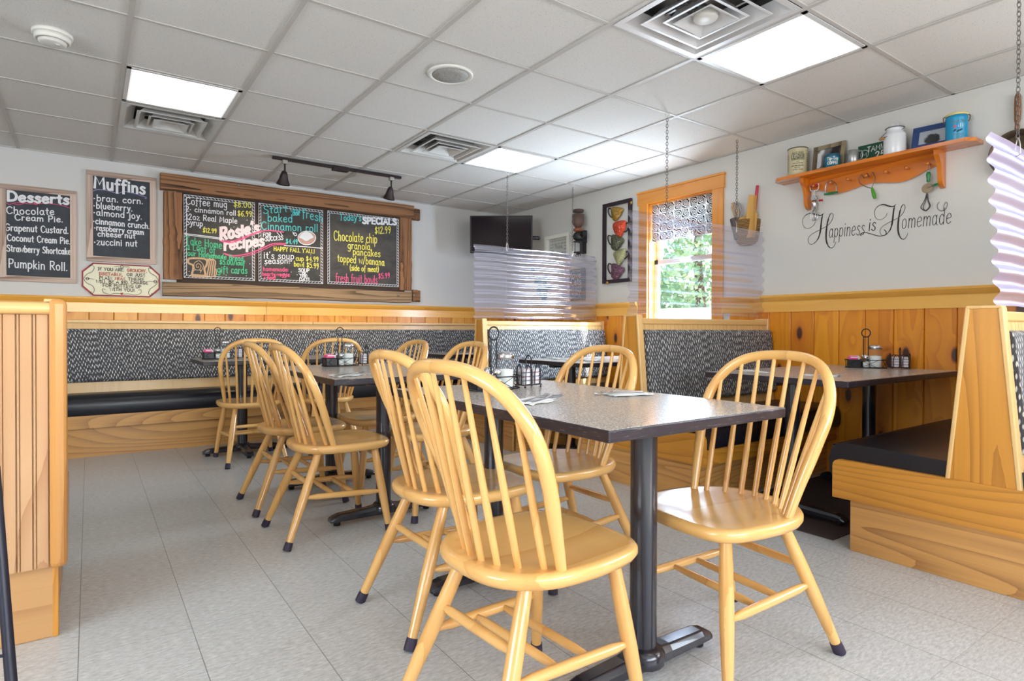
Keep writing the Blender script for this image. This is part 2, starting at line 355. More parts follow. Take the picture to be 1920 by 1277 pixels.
def dup(src, loc, rz, label, group=None):
    r = src.copy(); COL.objects.link(r); r.location = loc; r.rotation_euler = (0, 0, rz); r['label'] = label
    if group: r['group'] = group
    for c in src.children:
        d = c.copy(); COL.objects.link(d); d.parent = r
        for g in c.children:
            e = g.copy(); COL.objects.link(e); e.parent = d
    return r
# ---------------------------------------------------------------- hand-lettering: single-stroke glyphs (width, strokes); ~ marks a smooth curve
G = {
'a': (50, '~40,46 26,62 9,50 7,18 20,1 36,12 41,40|40,62 40,12 50,0'), 'b': (48, '8,100 8,0|~8,42 24,62 42,48 42,16 26,0 8,14'),
'c': (44, '~40,52 24,62 8,46 8,16 24,0 42,10'), 'd': (50, '42,100 42,0|~42,44 26,62 8,48 8,16 24,0 42,16'),
'e': (46, '~8,32 40,38 36,58 22,62 8,46 8,16 24,0 44,12'), 'f': (36, '~38,92 26,101 16,86 16,40 16,-20|4,58 32,58'),
'g': (50, '~42,46 26,62 8,48 8,20 24,4 42,20|~42,62 42,-16 28,-36 8,-26'), 'h': (48, '8,100 8,0|~8,40 22,60 36,56 40,36 40,0'),
'i': (18, '9,62 9,0|9,80 9,86'), 'j': (24, '~16,62 16,-18 6,-34 -4,-28|16,80 16,86'), 'k': (44, '8,100 8,0|38,60 8,26|16,34 42,0'), 'l': (18, '9,100 9,0'),
'm': (70, '8,62 8,0|~8,42 20,60 32,54 36,36 36,0|~36,42 48,60 60,54 64,36 64,0'), 'n': (48, '8,62 8,0|~8,42 22,60 36,54 40,36 40,0'),
'o': (50, '~25,62 9,50 7,28 13,7 26,0 40,8 44,32 38,54 25,62'), 'p': (48, '8,62 8,-36|~8,44 24,62 42,48 42,18 26,2 8,16'),
'r': (36, '8,62 8,0|~8,38 18,58 34,58'), 's': (40, '~38,54 22,62 10,48 22,34 36,22 32,4 18,0 4,10'), 't': (34, '18,90 18,8 28,0|4,62 32,62'),
'u': (48, '~8,62 8,20 16,2 30,4 40,22|40,62 40,0'), 'v': (44, '4,62 22,0 40,62'), 'w': (62, '4,62 18,0 32,50 46,0 60,62'), 'x': (44, '4,62 40,0|40,62 4,0'),
'y': (46, '8,62 22,12|~42,62 24,-8 10,-34 0,-32'), 'z': (44, '6,62 40,62 6,0 42,0'), 'q': (50, '42,62 42,-36|~42,44 26,62 8,48 8,16 24,0 42,16'),
'A': (64, '4,0 32,100 60,0|14,36 50,36'), 'B': (56, '8,0 8,100|~8,100 40,96 44,76 34,56 8,52|~8,52 44,48 52,26 40,4 8,0'), 'C': (62, '~58,82 36,100 12,80 8,40 22,6 40,0 60,16'),
'D': (66, '10,0 10,100|~10,100 44,92 62,54 50,12 10,0'), 'E': (54, '50,100 10,100 10,0 52,0|10,52 44,52'), 'F': (50, '50,100 10,100 10,0|10,52 42,52'),
'G': (66, '~58,82 36,100 12,80 8,40 22,6 40,0 58,20 58,44|38,44 60,44'), 'H': (64, '8,100 8,0|56,100 56,0|8,52 56,52'), 'I': (26, '13,100 13,0|3,100 23,100|3,0 23,0'),
'J': (44, '~34,100 34,20 22,0 6,14'), 'K': (56, '8,100 8,0|50,100 8,44|22,58 52,0'), 'L': (50, '8,100 8,0 48,0'), 'M': (76, '6,0 12,100 38,34 64,100 70,0'), 'N': (64, '8,0 8,100 56,0 56,100'),
'O': (68, '~34,100 12,82 8,44 18,10 36,0 54,12 60,52 52,86 34,100'), 'P': (54, '10,0 10,100|~10,100 44,96 50,74 40,50 10,46'), 'R': (58, '10,0 10,100|~10,100 44,96 50,74 40,52 10,48|26,48 54,0'),
'S': (56, '~52,84 32,100 12,82 24,58 46,42 52,18 30,0 6,14'), 'T': (58, '29,100 29,0|4,100 54,100'), 'U': (62, '~8,100 8,26 20,2 42,2 54,26 54,100'), 'V': (60, '4,100 30,0 56,100'), 'W': (84, '4,100 22,0 42,80 62,0 80,100'), 'Y': (58, '4,100 29,52 54,100|29,52 29,0'), 'Z': (56, '6,100 50,100 6,0 52,0'),
'0': (56, '~28,100 10,80 8,42 18,6 30,0 44,10 50,50 44,86 28,100'), '1': (26, '4,80 16,100 16,0'), '2': (52, '~8,78 24,100 42,84 36,54 6,0|6,0 48,0'), '3': (50, '~8,90 26,100 42,82 22,54|~22,54 46,36 38,6 20,0 4,12'),
'4': (54, '40,0 40,100 6,34 50,34'), '5': (50, '44,100 12,100 10,58|~10,58 34,62 46,34 34,4 18,0 4,10'), '6': (52, '~42,96 18,72 8,32 20,2 38,6 44,30 30,50 10,34'), '8': (52, '~26,54 10,74 26,100 42,76 26,54 8,28 26,0 44,26 26,54'), '9': (50, '~42,64 26,48 10,66 22,98 40,88 42,60 36,20 26,0'),
'$': (52, '~46,78 28,88 12,74 26,52 44,36 40,14 24,8 6,20|26,104 26,-8'), '.': (16, '7,0 9,6'), ',': (16, '10,8 4,-14'), '-': (34, '5,34 29,34'), '/': (40, '4,-8 36,104'), '(': (24, '~20,104 8,70 8,30 20,-10'), ')': (24, '~4,104 16,70 16,30 4,-10'),
':': (16, '8,10 8,16|8,48 8,54'), '!': (20, '10,100 10,28|10,2 10,8'), "'": (16, '10,104 7,84'), '+': (44, '22,58 22,10|4,34 40,34'), '*': (22, '8,34 12,40 8,44 4,38 9,33'), '&': (60, '~56,0 14,76 28,100 40,80 8,30 20,2 40,8 52,40'), ' ': (30, ''),
}
def glyph_strokes(ch):
    out = []
    for st in G[ch][1].split('|'):
        if not st: continue
        sm = st[0] == '~'; pts = [tuple(float(q) for q in p.split(',')) for p in st.lstrip('~').split()]
        pts = [Vector((a, b, 0)) for a, b in pts]
        out.append(spline(pts, 4) if sm else pts)
    return out
def write(mb, text, p0, p1, cap, w, normal, up=Vector((0, 0, 1)), off=0.0015, slant=0.0, wob=0.0):
    """letters TEXT along the baseline p0->p1 on a surface facing NORMAL; cap height and stroke width in metres"""
    p0, p1 = Vector(p0), Vector(p1); d = p1 - p0; L = d.length; d.normalize()
    gap = 9; tot = sum(G[c][0] + gap for c in text) - gap; k = L / tot; x = 0.0; rnd = random.Random(hash_(text))
    for c in text:
        dy = rnd.uniform(-wob, wob) * cap
        for st in glyph_strokes(c):
            mb.ribbon([p0 + d * ((x + q.x + q.y * slant) * k) + up * (q.y / 100 * cap + dy) for q in st], w, normal, off)
        x += G[c][0] + gap
    return mb
def hash_(s):
    h = 7
    for c in s: h = (h * 31 + ord(c)) % 1000003
    return h
BACKN, RIGHTN = Vector((0, -1, 0)), Vector((-1, 0, 0))
def letter_px(mb, rows, plane, at, w=2.0, slant=0.0, wob=0.02, off=0.0015):
    """ROWS: (text, u0, v0, u1, v1, cap) measured on the photo; laid on the wall plane at depth AT"""
    f = on_y if plane == 'y' else on_x; n = BACKN if plane == 'y' else RIGHTN
    for (t, u0, v0, u1, v1, cap) in rows:
        a, b = f(u0, v0, at), f(u1, v1, at); s = m_per_px((a + b) / 2)
        write(mb, t, a, b, cap * s, w * s, n, off=off, slant=slant, wob=wob)
    return mb
def line_px(mb, pts, plane, at, w=2.0, smooth=True, off=0.0015):
    f = on_y if plane == 'y' else on_x; n = BACKN if plane == 'y' else RIGHTN
    P = [f(u, v, at) for u, v in pts]; s = m_per_px(P[0])
    if smooth and len(P) > 2: P = spline(P, 5)
    ww = [x * s for x in w] if isinstance(w, (list, tuple)) else w * s
    if isinstance(ww, list) and len(ww) != len(P):
        k = len(ww); ww = [ww[min(k - 1, int(i * (k - 1) / max(1, len(P) - 1) + 0.5))] for i in range(len(P))]
    mb.ribbon(P, ww, n, off); return mb
# ================================================================ the setting
white_wall = plaster('wall_paint', (214, 212, 207))
black_metal = plain('black_metal', (30, 30, 40), 0.24, 0.0, 0.6, 0.4)
black_wire = plain('black_wire', (30, 28, 34), 0.4, 0.3)
white_plastic = plain('white_plastic', (222, 220, 214), 0.45)
chrome = plain('chrome', (206, 206, 210), 0.18, 1.0)
steel = plain('steel', (176, 176, 180), 0.28, 1.0)
T = 0.6096; OX, OY = 0.159, 3.2487
struct(MB().box((XL, YF, -0.1), (XR, YB, 0)).build('floor', vinyl_floor()))
mb = MB(); mb.box((2.86, 1.42, 0.0005), (XR - 0.03, 2.10, 0.004))
carpet_m = NT('booth_carpet'); _n = carpet_m.n('TexNoise', {'Vector': carpet_m.coord(), 'Scale': 220.0, 'Detail': 1.0})
carpet_m.set(carpet_m.b.inputs['Base Color'], carpet_m.ramp(_n.outputs[0], [(0.55, lin((64, 50, 50))), (0.72, lin((76, 60, 58))), (0.78, lin((170, 156, 144)))])); carpet_m.pr(Roughness=0.95)
tag(mb.build('carpet', carpet_m.m), 'dark brown speckled carpet strip under the window-side booth table', 'carpet')
# right wall with two window openings (y0, y1, z0, z1)
WIN1 = (3.12, 3.83, 0.98, 2.165); WIN2 = (-1.75, -0.1, 0.98, 2.165)
def wall_with_holes(name, axis, at, th, lo, hi, holes, mat):
    mb = MB(); cuts = sorted(holes); prev = lo
    def bx(a0, a1, z0, z1):
        if axis == 'x': mb.box((at, a0, z0), (at + th, a1, z1))
        else: mb.box((a0, at, z0), (a1, at + th, z1))
    for (a0, a1, z0, z1) in cuts:
        bx(prev, a0, 0, ZC); bx(a0, a1, 0, z0); bx(a0, a1, z1, ZC); prev = a1
    bx(prev, hi, 0, ZC); return struct(mb.build(name, mat))
wall_with_holes('wall_right', 'x', XR, 0.16, YF - 0.16, YB + 0.16, [WIN2, WIN1], white_wall)
wall_with_holes('wall_back', 'y', YB, 0.16, XL, XR, [], plaster('wall_paint_back', (208, 208, 208)))
wall_with_holes('wall_front', 'y', YF - 0.16, 0.16, XL, XR, [(-0.7, 3.1, 0.9, 2.2)], white_wall)
wall_with_holes('wall_left', 'x', XL - 0.16, 0.16, YF - 0.16, YB + 0.16, [(-0.5, 1.9, 0.9, 2.2)], white_wall)  # left opening belongs to the added fill window
# wainscot boards, pine rails
def wainscot(name, axis, at, lo, hi, bw, top, mat, skip=None):
    mb = MB(); g = 0.0035; k0 = math.floor(lo / bw)
    for k in range(k0, math.ceil(hi / bw) + 1):
        a, b = max(lo, k * bw), min(hi, (k + 1) * bw)
        if b - a < 0.01: continue
        z1 = top
        if skip and not (b < skip[0] or a > skip[1]): z1 = skip[2]
        c = 0.006
        if axis == 'x':
            mb.prism([(at, a + g * .3, 0), (at - 0.012, a + g * .3, 0), (at - 0.018, a + c, 0), (at - 0.018, b - c, 0), (at - 0.012, b - g * .3, 0), (at, b - g * .3, 0)], (0, 0, z1))
        else:
            mb.prism([(a + g * .3, at, 0), (a + g * .3, at - 0.012, 0), (a + c, at - 0.018, 0), (b - c, at - 0.018, 0), (b - g * .3, at - 0.012, 0), (b - g * .3, at, 0)], (0, 0, z1))
    return struct(mb.build(name, mat, weld=True))
BW = 0.1735
wainscot('trim_1', 'x', XR, YF, YB - 0.02, BW, 1.14, knotty('knotty_pine_right', 'y', BW), (3.0, 3.95, 0.92))
wainscot('trim_2', 'y', YB, XL, XR - 0.02, BW, 1.14, knotty('knotty_pine_back', 'x', BW))
def rail(name, axis, at, lo, hi, mat):
    prof = [(0, 1.128), (0.026, 1.128), (0.026, 1.205), (0.030, 1.212), (0.036, 1.214), (0.046, 1.226), (0.056, 1.240), (0.058, 1.252), (0.05, 1.256), (0, 1.256)]
    mb = MB()
    for a, b in ([(lo, hi)] if not isinstance(lo, list) else lo):
        if axis == 'x': mb.prism([(at - d, a, z) for d, z in prof], (0, b - a, 0))
        else: mb.prism([(a, at - d, z) for d, z in prof], (b - a, 0, 0))
    return struct(mb.build(name, mat))
rail('trim_3', 'x', XR, [(YF, 3.01), (3.94, YB)], None, trimwood('y'))
rail('trim_4', 'y', YB, [(XL, 1.405), (1.408, XR - 0.06)], None, trimwood('x'))
# ceiling: acoustic tiles, tees, added sky-blocking slab
CELLS = {'light': [(0, 1), (4, -3), (4, 1), (0, -3), (2, -6), (-3, -1), (5, -7), (-2, -5), (0, -8)], 'vent': [(0, 2), (3, -3), (3, 1)]}
taken = {(k, -j - 1 + 0) for k, j in []}
holes = set(CELLS['light']) | set(CELLS['vent'])
mb = MB()
for k in range(-7, 8):
    for j in range(-11, 6):
        # tile column k spans x OX+k*T.., row j spans y OY+j*T..
        if (k, j) in holes: continue
        x0, x1 = max(XL, OX + k * T), min(XR, OX + (k + 1) * T); y0, y1 = max(YF, OY + j * T), min(YB, OY + (j + 1) * T)
        if x1 - x0 < 0.02 or y1 - y0 < 0.02: continue
        mb.box((x0 + 0.002, y0 + 0.002, ZC + 0.004), (x1 - 0.002, y1 - 0.002, ZC + 0.02))
ceil = struct(mb.build('ceiling', ceiling_tile()))
mb = MB()
for k in range(-6, 8):
    x = OX + k * T
    if XL < x < XR: mb.box((x - 0.012, YF, ZC - 0.002), (x + 0.012, YB, ZC + 0.003))
for j in range(-10, 6):
    y = OY + j * T
    if YF < y < YB: mb.box((XL, y - 0.0095, ZC - 0.001), (XR, y + 0.0095, ZC + 0.0035))
for a, b in (((XL, YB - 0.02, ZC - 0.001), (XR, YB, ZC + 0.004)), ((XR - 0.02, YF, ZC - 0.001), (XR, YB, ZC + 0.004))): mb.box(a, b)
struct(mb.build('trim_5', plain('tee_white', (190, 186, 182), 0.5)))
struct(MB().box((XL - 0.16, YF - 0.16, ZC + 0.22), (XR + 0.16, YB + 0.16, ZC + 0.4)).build('sky_block_slab', white_wall))  # unseen slab added above the ceiling to keep out sky and sun
mb = MB()
for a, b in (((XL - 0.16, YF - 0.16), (XL, YB + 0.16)), ((XR, YF - 0.16), (XR + 0.16, YB + 0.16)), ((XL, YF - 0.16), (XR, YF)), ((XL, YB), (XR, YB + 0.16))): mb.box((a[0], a[1], ZC), (b[0], b[1], ZC + 0.22))
struct(mb.build('wall_plenum', white_wall))
# windows
glass = clear('window_glass', (0.97, 0.99, 1.0), 1, 0.0, 0.0, (1, 1, 1), 0.02)
white_frame = plain('white_sash', (232, 232, 230), 0.4)
def window(name, y0, y1, z0, z1, in_view):
    cm, cz = casing('y'), casing('z'); root = thing(name, None, None, (XR, (y0 + y1) / 2, z0)); root['kind'] = 'structure'
    w = 0.105
    MB().rbox((XR - 0.026, y0 - w - 0.012, z1 - 0.005), (XR - 0.001, y1 + w + 0.012, z1 + 0.12), 0.003).rbox((XR - 0.034, y0 - w - 0.02, z1 + 0.10), (XR - 0.001, y1 + w + 0.02, z1 + 0.12), 0.003).build('head_casing', cm, root, True)
    for a, b in ((y0 - w, y0), (y1, y1 + w)): MB().rbox((XR - 0.02, a, z0 - 0.02), (XR - 0.001, b, z1), 0.003).build('side_casing', cz, root, True)
    MB().rbox((XR - 0.07, y0 - w - 0.02, z0 - 0.03), (XR + 0.02, y1 + w + 0.02, z0), 0.004).build('sill', cm, root, True)
    mb = MB()
    for a, b in (((XR, y0, z0), (XR + 0.13, y0 + 0.014, z1)), ((XR, y1 - 0.014, z0), (XR + 0.13, y1, z1)), ((XR, y0, z1 - 0.014), (XR + 0.13, y1, z1))): mb.box(a, b)
    mb.build('jamb', cz, root, True)
    zm = (z0 + z1) / 2 + 0.05
    for nm, xa, za, zb in (('lower_sash', XR + 0.07, z0, zm + 0.02), ('upper_sash', XR + 0.1, zm - 0.02, z1 - 0.014)):
        f = 0.042; mb = MB()
        mb.box((xa, y0 + .014, za), (xa + .03, y0 + .014 + f, zb)); mb.box((xa, y1 - .014 - f, za), (xa + .03, y1 - .014, zb))
        mb.box((xa, y0 + .014, za), (xa + .03, y1 - .014, za + f)); mb.box((xa, y0 + .014, zb - f), (xa + .03, y1 - .014, zb))
        s = mb.build(nm, white_frame, root, True)
        p = MB().box((xa + .012, y0 + .05, za + f), (xa + .016, y1 - .05, zb - f)).build('pane', glass); p.parent = s; p.location = Vector((0, 0, 0)) - root.location
    return root
window('window_1', *WIN1, True)
window('window_2', *WIN2, False)
root = thing('window_3', None, None, (1.2, YF, 0.9)); root['kind'] = 'structure'
mb = MB()
for a, b in (((-0.7, 0.9), (-0.62, 2.2)), ((3.02, 0.9), (3.1, 2.2)), ((-0.7, 0.9), (3.1, 0.96)), ((-0.7, 2.12), (3.1, 2.2)), ((0.55, 0.9), (0.62, 2.2)), ((1.78, 0.9), (1.85, 2.2))): mb.box((a[0], YF - 0.1, a[1]), (b[0], YF - 0.02, b[1]))
mb.build('frame', casing('z'), root, True)
MB().box((-0.62, YF - 0.07, 0.96), (3.02, YF - 0.065, 2.12)).build('pane', glass, root, True)
root = thing('window_4', None, None, (XL, 0.7, 0.9)); root['kind'] = 'structure'  # unseen window added to bring light in from the left
mb = MB()
for a, b in (((-0.5, 0.9), (-0.42, 2.2)), ((1.82, 0.9), (1.9, 2.2)), ((-0.5, 0.9), (1.9, 0.96)), ((-0.5, 2.12), (1.9, 2.2)), ((0.66, 0.9), (0.74, 2.2))): mb.box((XL - 0.1, a[0], a[1]), (XL - 0.02, b[0], b[1]))
mb.build('frame', casing('z'), root, True)
MB().box((XL - 0.07, -0.42, 0.96), (XL - 0.065, 1.82, 2.12)).build('pane', glass, root, True)
# valance in window_1: white net with a dark scroll pattern, gathered
t = NT('lace'); tc = t.n('TexCoord'); sep = t.n('SeparateXYZ', {0: tc.outputs['Object']})
nz = t.n('TexNoise', {'Vector': tc.outputs['Object'], 'Scale': 30.0, 'Detail': 1.0})
cell = 0.085
def fr(s): return t.math('SUBTRACT', t.math('FRACT', t.math('DIVIDE', s, cell)), 0.5)
wob = t.math('MULTIPLY', t.math('SUBTRACT', nz.outputs[0], 0.5), 0.03)
fa, fb = fr(t.math('ADD', sep.outputs[1], wob)), fr(t.math('ADD', sep.outputs[2], wob))
man = t.math('ADD', t.math('ABSOLUTE', fa), t.math('ABSOLUTE', fb)); eu = t.math('SQRT', t.math('ADD', t.math('MULTIPLY', fa, fa), t.math('MULTIPLY', fb, fb)))
d = t.math('ADD', t.math('MULTIPLY', man, 0.6), t.math('MULTIPLY', eu, 0.4))
s1 = t.math('SINE', t.math('MULTIPLY', t.math('ADD', d, t.math('MULTIPLY', t.math('MULTIPLY', fa, fb), 1.6)), 44.0))
mk = t.n('MapRange', {'Value': s1, 'From Min': -0.1, 'From Max': 0.2})
col = t.mix(mk.outputs[0], lin((30, 26, 30)), lin((250, 250, 252)))
t.t.nodes.remove(t.b)
df = t.n('BsdfDiffuse', {'Color': col}); tl = t.n('BsdfTranslucent', {'Color': col}); a = t.n('MixShader', {0: 0.65, 1: df.outputs[0], 2: tl.outputs[0]}); t.t.links.new(a.outputs[0], t.out.inputs[0])
mb = MB(); vs = []; ny = 60; y0, y1 = WIN1[0] + 0.02, WIN1[1] - 0.02; zt, zb = 2.15, 1.81
rows = [zt + 0.004, zt - 0.02, zt - 0.034, zt - 0.06, zt - 0.15, zb + 0.08, zb]
for i in range(ny + 1):
    y = y0 + (y1 - y0) * i / ny
    for q, z in enumerate(rows):
        amp = [0.006, 0.008, 0.003, 0.008, 0.011, 0.013, 0.014][q]
        vs.append((XR + 0.035 + amp * math.sin(i * 1.25 + 0.5 * math.sin(i * .31)), y, z + (0.004 * math.sin(i * 2.1) if q == 0 else 0)))
q = len(rows); mb.add(vs, [(i * q + j, i * q + j + 1, (i + 1) * q + j + 1, (i + 1) * q + j) for i in range(ny) for j in range(q - 1)], True)
val = thing('window_valance', 'short white and black scroll-patterned valance gathered across the top of the window', 'curtain', (XR + 0.035, 3.475, zb))
cl = mb.build('cloth', t.m, val, True); sd = cl.modifiers.new('thick', 'SOLIDIFY'); sd.thickness = 0.0012
MB().tube([(XR + 0.035, y0 - 0.005, zt - 0.028), (XR + 0.035, y1 + 0.005, zt - 0.028)], 0.003, 8).build('rod', steel, val, True)
# ================================================================ outside the window
t = NT('outdoor_ground'); n1 = t.n('TexNoise', {'Vector': t.coord(), 'Scale': 2.0, 'Detail': 4.0}); t.set(t.b.inputs['Base Color'], t.mix(n1.outputs[0], lin((176, 172, 164)), lin((206, 204, 198)))); t.pr(Roughness=0.9)
struct(MB().box((XR + 0.16, -30, -0.5), (50, 50, -0.35)).build('ground_outside', t.m))
bark = plain('bark', (98, 78, 60), 0.9, noise=0.3, nscale=14)
leaf = NT('leaves'); _ln = leaf.n('TexNoise', {'Vector': leaf.coord(), 'Scale': 1.7, 'Detail': 3.0})
leaf.set(leaf.b.inputs['Base Color'], leaf.ramp(_ln.outputs[0], [(0.35, lin((112, 164, 108))), (0.55, lin((168, 206, 146))), (0.7, lin((224, 228, 180)))])); leaf.pr(Roughness=0.6, Transmission_Weight=0.0)
fence = thing('board_fence', 'made-up white board fence standing in for the bright white band beyond the window', 'fence', (9.5, 8.5, -0.35))  # made-up fence in place of an unclear, overexposed white band
mb = MB()
for i in range(90): mb.box((9.5 + i * 0.002, 1.0 + i * 0.162, -0.35), (9.53 + i * 0.002, 1.155 + i * 0.162, 1.34))
mb.build('boards', plain('white_paint', (240, 240, 238), 0.7), fence, True)
MB().box((9.46, 1.0, 1.34), (9.74, 15.6, 1.42)).build('cap_rail', plain('white_paint', (240, 240, 238), 0.7), fence, True)
def tree(x, y, h, r, label, seed):
    rnd = random.Random(seed); o = thing('leafy_tree', label, 'tree', (x, y, -0.35), 0, 'trees beyond the window')
    MB().tube([(0, 0, 0), (0.05, 0, h * 0.3), (0.0, 0.1, h * 0.55), (0.1, 0.0, h * 0.8)], [0.16, 0.13, 0.1, 0.05], 8).build('trunk', bark, o)
    mb = MB()
    for c in range(26):
        a = rnd.uniform(0, 2 * PI); zz = rnd.uniform(0.22, 0.98); rr = r * math.sqrt(max(0.05, 1 - (abs(zz - 0.55) / 0.5) ** 2)) * rnd.uniform(0.2, 1.0)
        cx, cy, cz = rr * math.cos(a), rr * math.sin(a), h * zz
        for q in range(270):
            v = Vector((rnd.gauss(0, 1), rnd.gauss(0, 1), rnd.gauss(0, 0.8))); v.normalize(); p = Vector((cx, cy, cz)) + v * r * 0.36 * rnd.uniform(0.5, 1.0)
            n = (v + Vector((rnd.gauss(0, .5), rnd.gauss(0, .5), rnd.gauss(0, .5)))).normalized(); u = n.orthogonal().normalized(); w = n.cross(u); s = rnd.uniform(0.05, 0.10)
            mb.add([p - u * s, p + w * s * 0.6, p + u * s, p - w * s * 0.6], [(0, 1, 2, 3)])
    mb.build('crown', leaf.m, o)
tree(12.0, 6.5, 5.6, 1.9, 'bushy green tree outside the window, beyond the white fence, towards the parking side', 1)
tree(12.6, 9.6, 6.2, 2.1, 'taller green tree outside the window, in the middle of the row beyond the fence', 2)
tree(11.8, 12.6, 5.4, 1.9, 'rounded green tree outside the window at the far end of the row', 3)
# ================================================================ booths and banquette
FABX, FABY = fabric('upholstery_x', 'x'), fabric('upholstery_y', 'y')
vinyl = plain('black_vinyl', (26, 26, 34), 0.32, 0.0, 0.5, noise=0.05, nscale=60)
def cushion_prof(y0, y1, s):
    """side profile of a seat cushion, from the back y0 to the rolled front edge y1"""
    return [(y0, 0.36), (y1 - s * 0.05, 0.36), (y1 - s * 0.03, 0.325), (y1 - s * 0.012, 0.322), (y1, 0.345), (y1 + s * 0.004, 0.40), (y1 - s * 0.006, 0.445), (y1 - s * 0.03, 0.47), (y1 - s * 0.08, 0.48), (y0 + s * 0.2, 0.474), (y0, 0.468)]
def seat_side(root, yc, s, x0, x1, back0=0.04, nopost=False):
    """one bench side of a booth: the seat faces s*(+y)"""
    zb, zt = 0.42, 1.05
    def by(z): return yc + s * (0.035 + (1.07 - z) / 0.65 * 0.068)
    # inclined beadboard back
    mb = MB(); bw = 0.0405; x = x0 + 0.045
    while x < x1 - 0.01:
        xe = min(x + bw, x1 - 0.005); a, b = x + 0.0012, xe - 0.0012
        P = []
        for z in (zb, zt):
            y = by(z); P += [(a, y - s * 0.012, z), (b, y - s * 0.012, z), (b, y, z), (a, y, z)] if s > 0 else [(a, y, z), (b, y, z), (b, y - s * 0.012, z), (a, y - s * 0.012, z)]
        mb.hexa(P); x = xe
    mb.build('beadboard_back', oak_pale('z'), root, True)
    # padded back
    mb = MB(); th = 0.034; k = 10; ya, za, yb2, zb2 = by(0.525), 0.525, by(0.992), 0.992
    n = Vector((0, s * 1.0, 0.105 * 1.0)).normalized()
    prof = [(0, 0), (0.004, 0.55), (0.03, 0.95), (0.1, 1.0), (0.9, 1.0), (0.97, 0.95), (0.996, 0.55), (1, 0)]
    pts = [Vector((0, ya + (yb2 - ya) * t, za + (zb2 - za) * t)) + n * (th * h) for t, h in prof]
    xa, xb = x0 + 0.055, x1 - 0.02
    outl = [Vector((xa, p.y, p.z)) for p in pts]
    mb.prism(outl, (xb - xa, 0, 0), True)
    mb.build('back_cushion', FABX, root, True, bevel=0.006)
    # seat cushion
    mb = MB(); pr = cushion_prof(yc + s * 0.10, yc + s * 0.585, s)
    mb.prism([(x0 + 0.018, y, z) for y, z in pr], (x1 - x0 - 0.03, 0, 0), True)
    c = mb.build('seat_cushion', vinyl, root, True, bevel=0.016)
    mb = MB().tube([(x0 + 0.02, yc + s * 0.575, 0.462), (x1 - 0.03, yc + s * 0.575, 0.462)], 0.004, 6); pz_ = mb.build('piping', vinyl, c); pz_.location = Vector((0, 0, 0)) - root.location
    # front skirt and toe board
    MB().rbox((x0 + 0.03, min(yc + s * 0.535, yc + s * 0.557), 0.23), (x1, max(yc + s * 0.535, yc + s * 0.557), 0.345), 0.003).build('front_skirt', oak('x'), root, True)
    MB().box((x0 + 0.05, min(yc + s * 0.47, yc + s * 0.49), 0), (x1, max(yc + s * 0.47, yc + s * 0.49), 0.235)).build('toe_board', ash('x'), root, True)
def booth(label, yc, sides, x0, x1, group, post=True):
    root = thing('booth_bench', label, 'booth', ((x0 + x1) / 2, yc, 0), 0, group)
    for s in sides: seat_side(root, yc, s, x0, x1)
    sm, sp = (1 if -1 in sides else 0), (1 if 1 in sides else 0)
    # end panel: tapered upright
    a = 0.043; b = 0.105
    L = -b if sm else -a; R = b if sp else a
    po = [(x0, yc + L, 0.40), (x0, yc + R, 0.40), (x0, yc + (a if True else R), 1.075), (x0, yc - a, 1.075)]
    MB().prism(po, (0.035, 0, 0)).build('end_panel', oak('z'), root, True)
    mb = MB()   # pale edge strips round the end panel
    for s in ((-1,) * sm + (1,) * sp):
        e0, e1 = yc + s * b, yc + s * a
        mb.hexa([(x0 - 0.003, e0, 0.40), (x0 + 0.045, e0, 0.40), (x0 + 0.045, e0 + s * 0.016, 0.40), (x0 - 0.003, e0 + s * 0.016, 0.40), (x0 - 0.003, e1, 1.075), (x0 + 0.045, e1, 1.075), (x0 + 0.045, e1 + s * 0.016, 1.082), (x0 - 0.003, e1 + s * 0.016, 1.082)])
    mb.box((x0 - 0.003, yc - a - 0.014, 1.075), (x0 + 0.045, yc + a + 0.014, 1.087))
    mb.build('edge_strip', oak_pale('z'), root, True, bevel=0.004)
    MB().rbox((x0 + 0.04, yc - 0.05, 1.028), (x1 - 0.03, yc + 0.05, 1.066), 0.006).build('cap_rail', oak_pale('x'), root, True)
    MB().box((x1 - 0.03, yc - 0.055, 0.42), (x1, yc + 0.055, 1.078)).build('wall_stile', oak_pale('z'), root, True, bevel=0.003)
    # bench end board below, with rounded top front corners
    y0 = yc - 0.56 if sm else yc - a; y1 = yc + 0.56 if sp else yc + a
    poly = [(y0, 0.23), (y1, 0.23)]
    for s, ye in ((1, y1), (-1, y0)):
        arc = [(ye - s * 0.03 + s * 0.03 * math.cos(q), 0.375 + 0.03 * math.sin(q)) for q in [PI / 8 * i for i in range(5)]]
        poly += arc if s > 0 else arc[::-1]
    MB().prism([(x0 - 0.006, y, z) for y, z in poly], (0.026, 0, 0)).build('end_board', oak('y'), root, True, bevel=0.003)
    y0 = yc - 0.49 if sm else yc - a; y1 = yc + 0.49 if sp else yc + a
    MB().box((x0 + 0.014, y0, 0), (x0 + 0.034, y1, 0.235)).build('end_toe_board', ash('y'), root, True, bevel=0.002)
    return root
XB0, XB1 = 2.785, XR - 0.022
booth('double-sided oak booth bench with a tapered end panel, beside the framed shelf wall', 0.825, (1, -1), XB0, XB1, 'double booth benches along the window wall')
booth('double-sided oak booth bench in the middle, in front of the curtained window', 2.645, (1, -1), XB0, XB1, 'double booth benches along the window wall')
booth('double-sided oak booth bench farthest back, below the wall-mounted television', 4.44, (1, -1), XB0, XB1, 'double booth benches along the window wall')
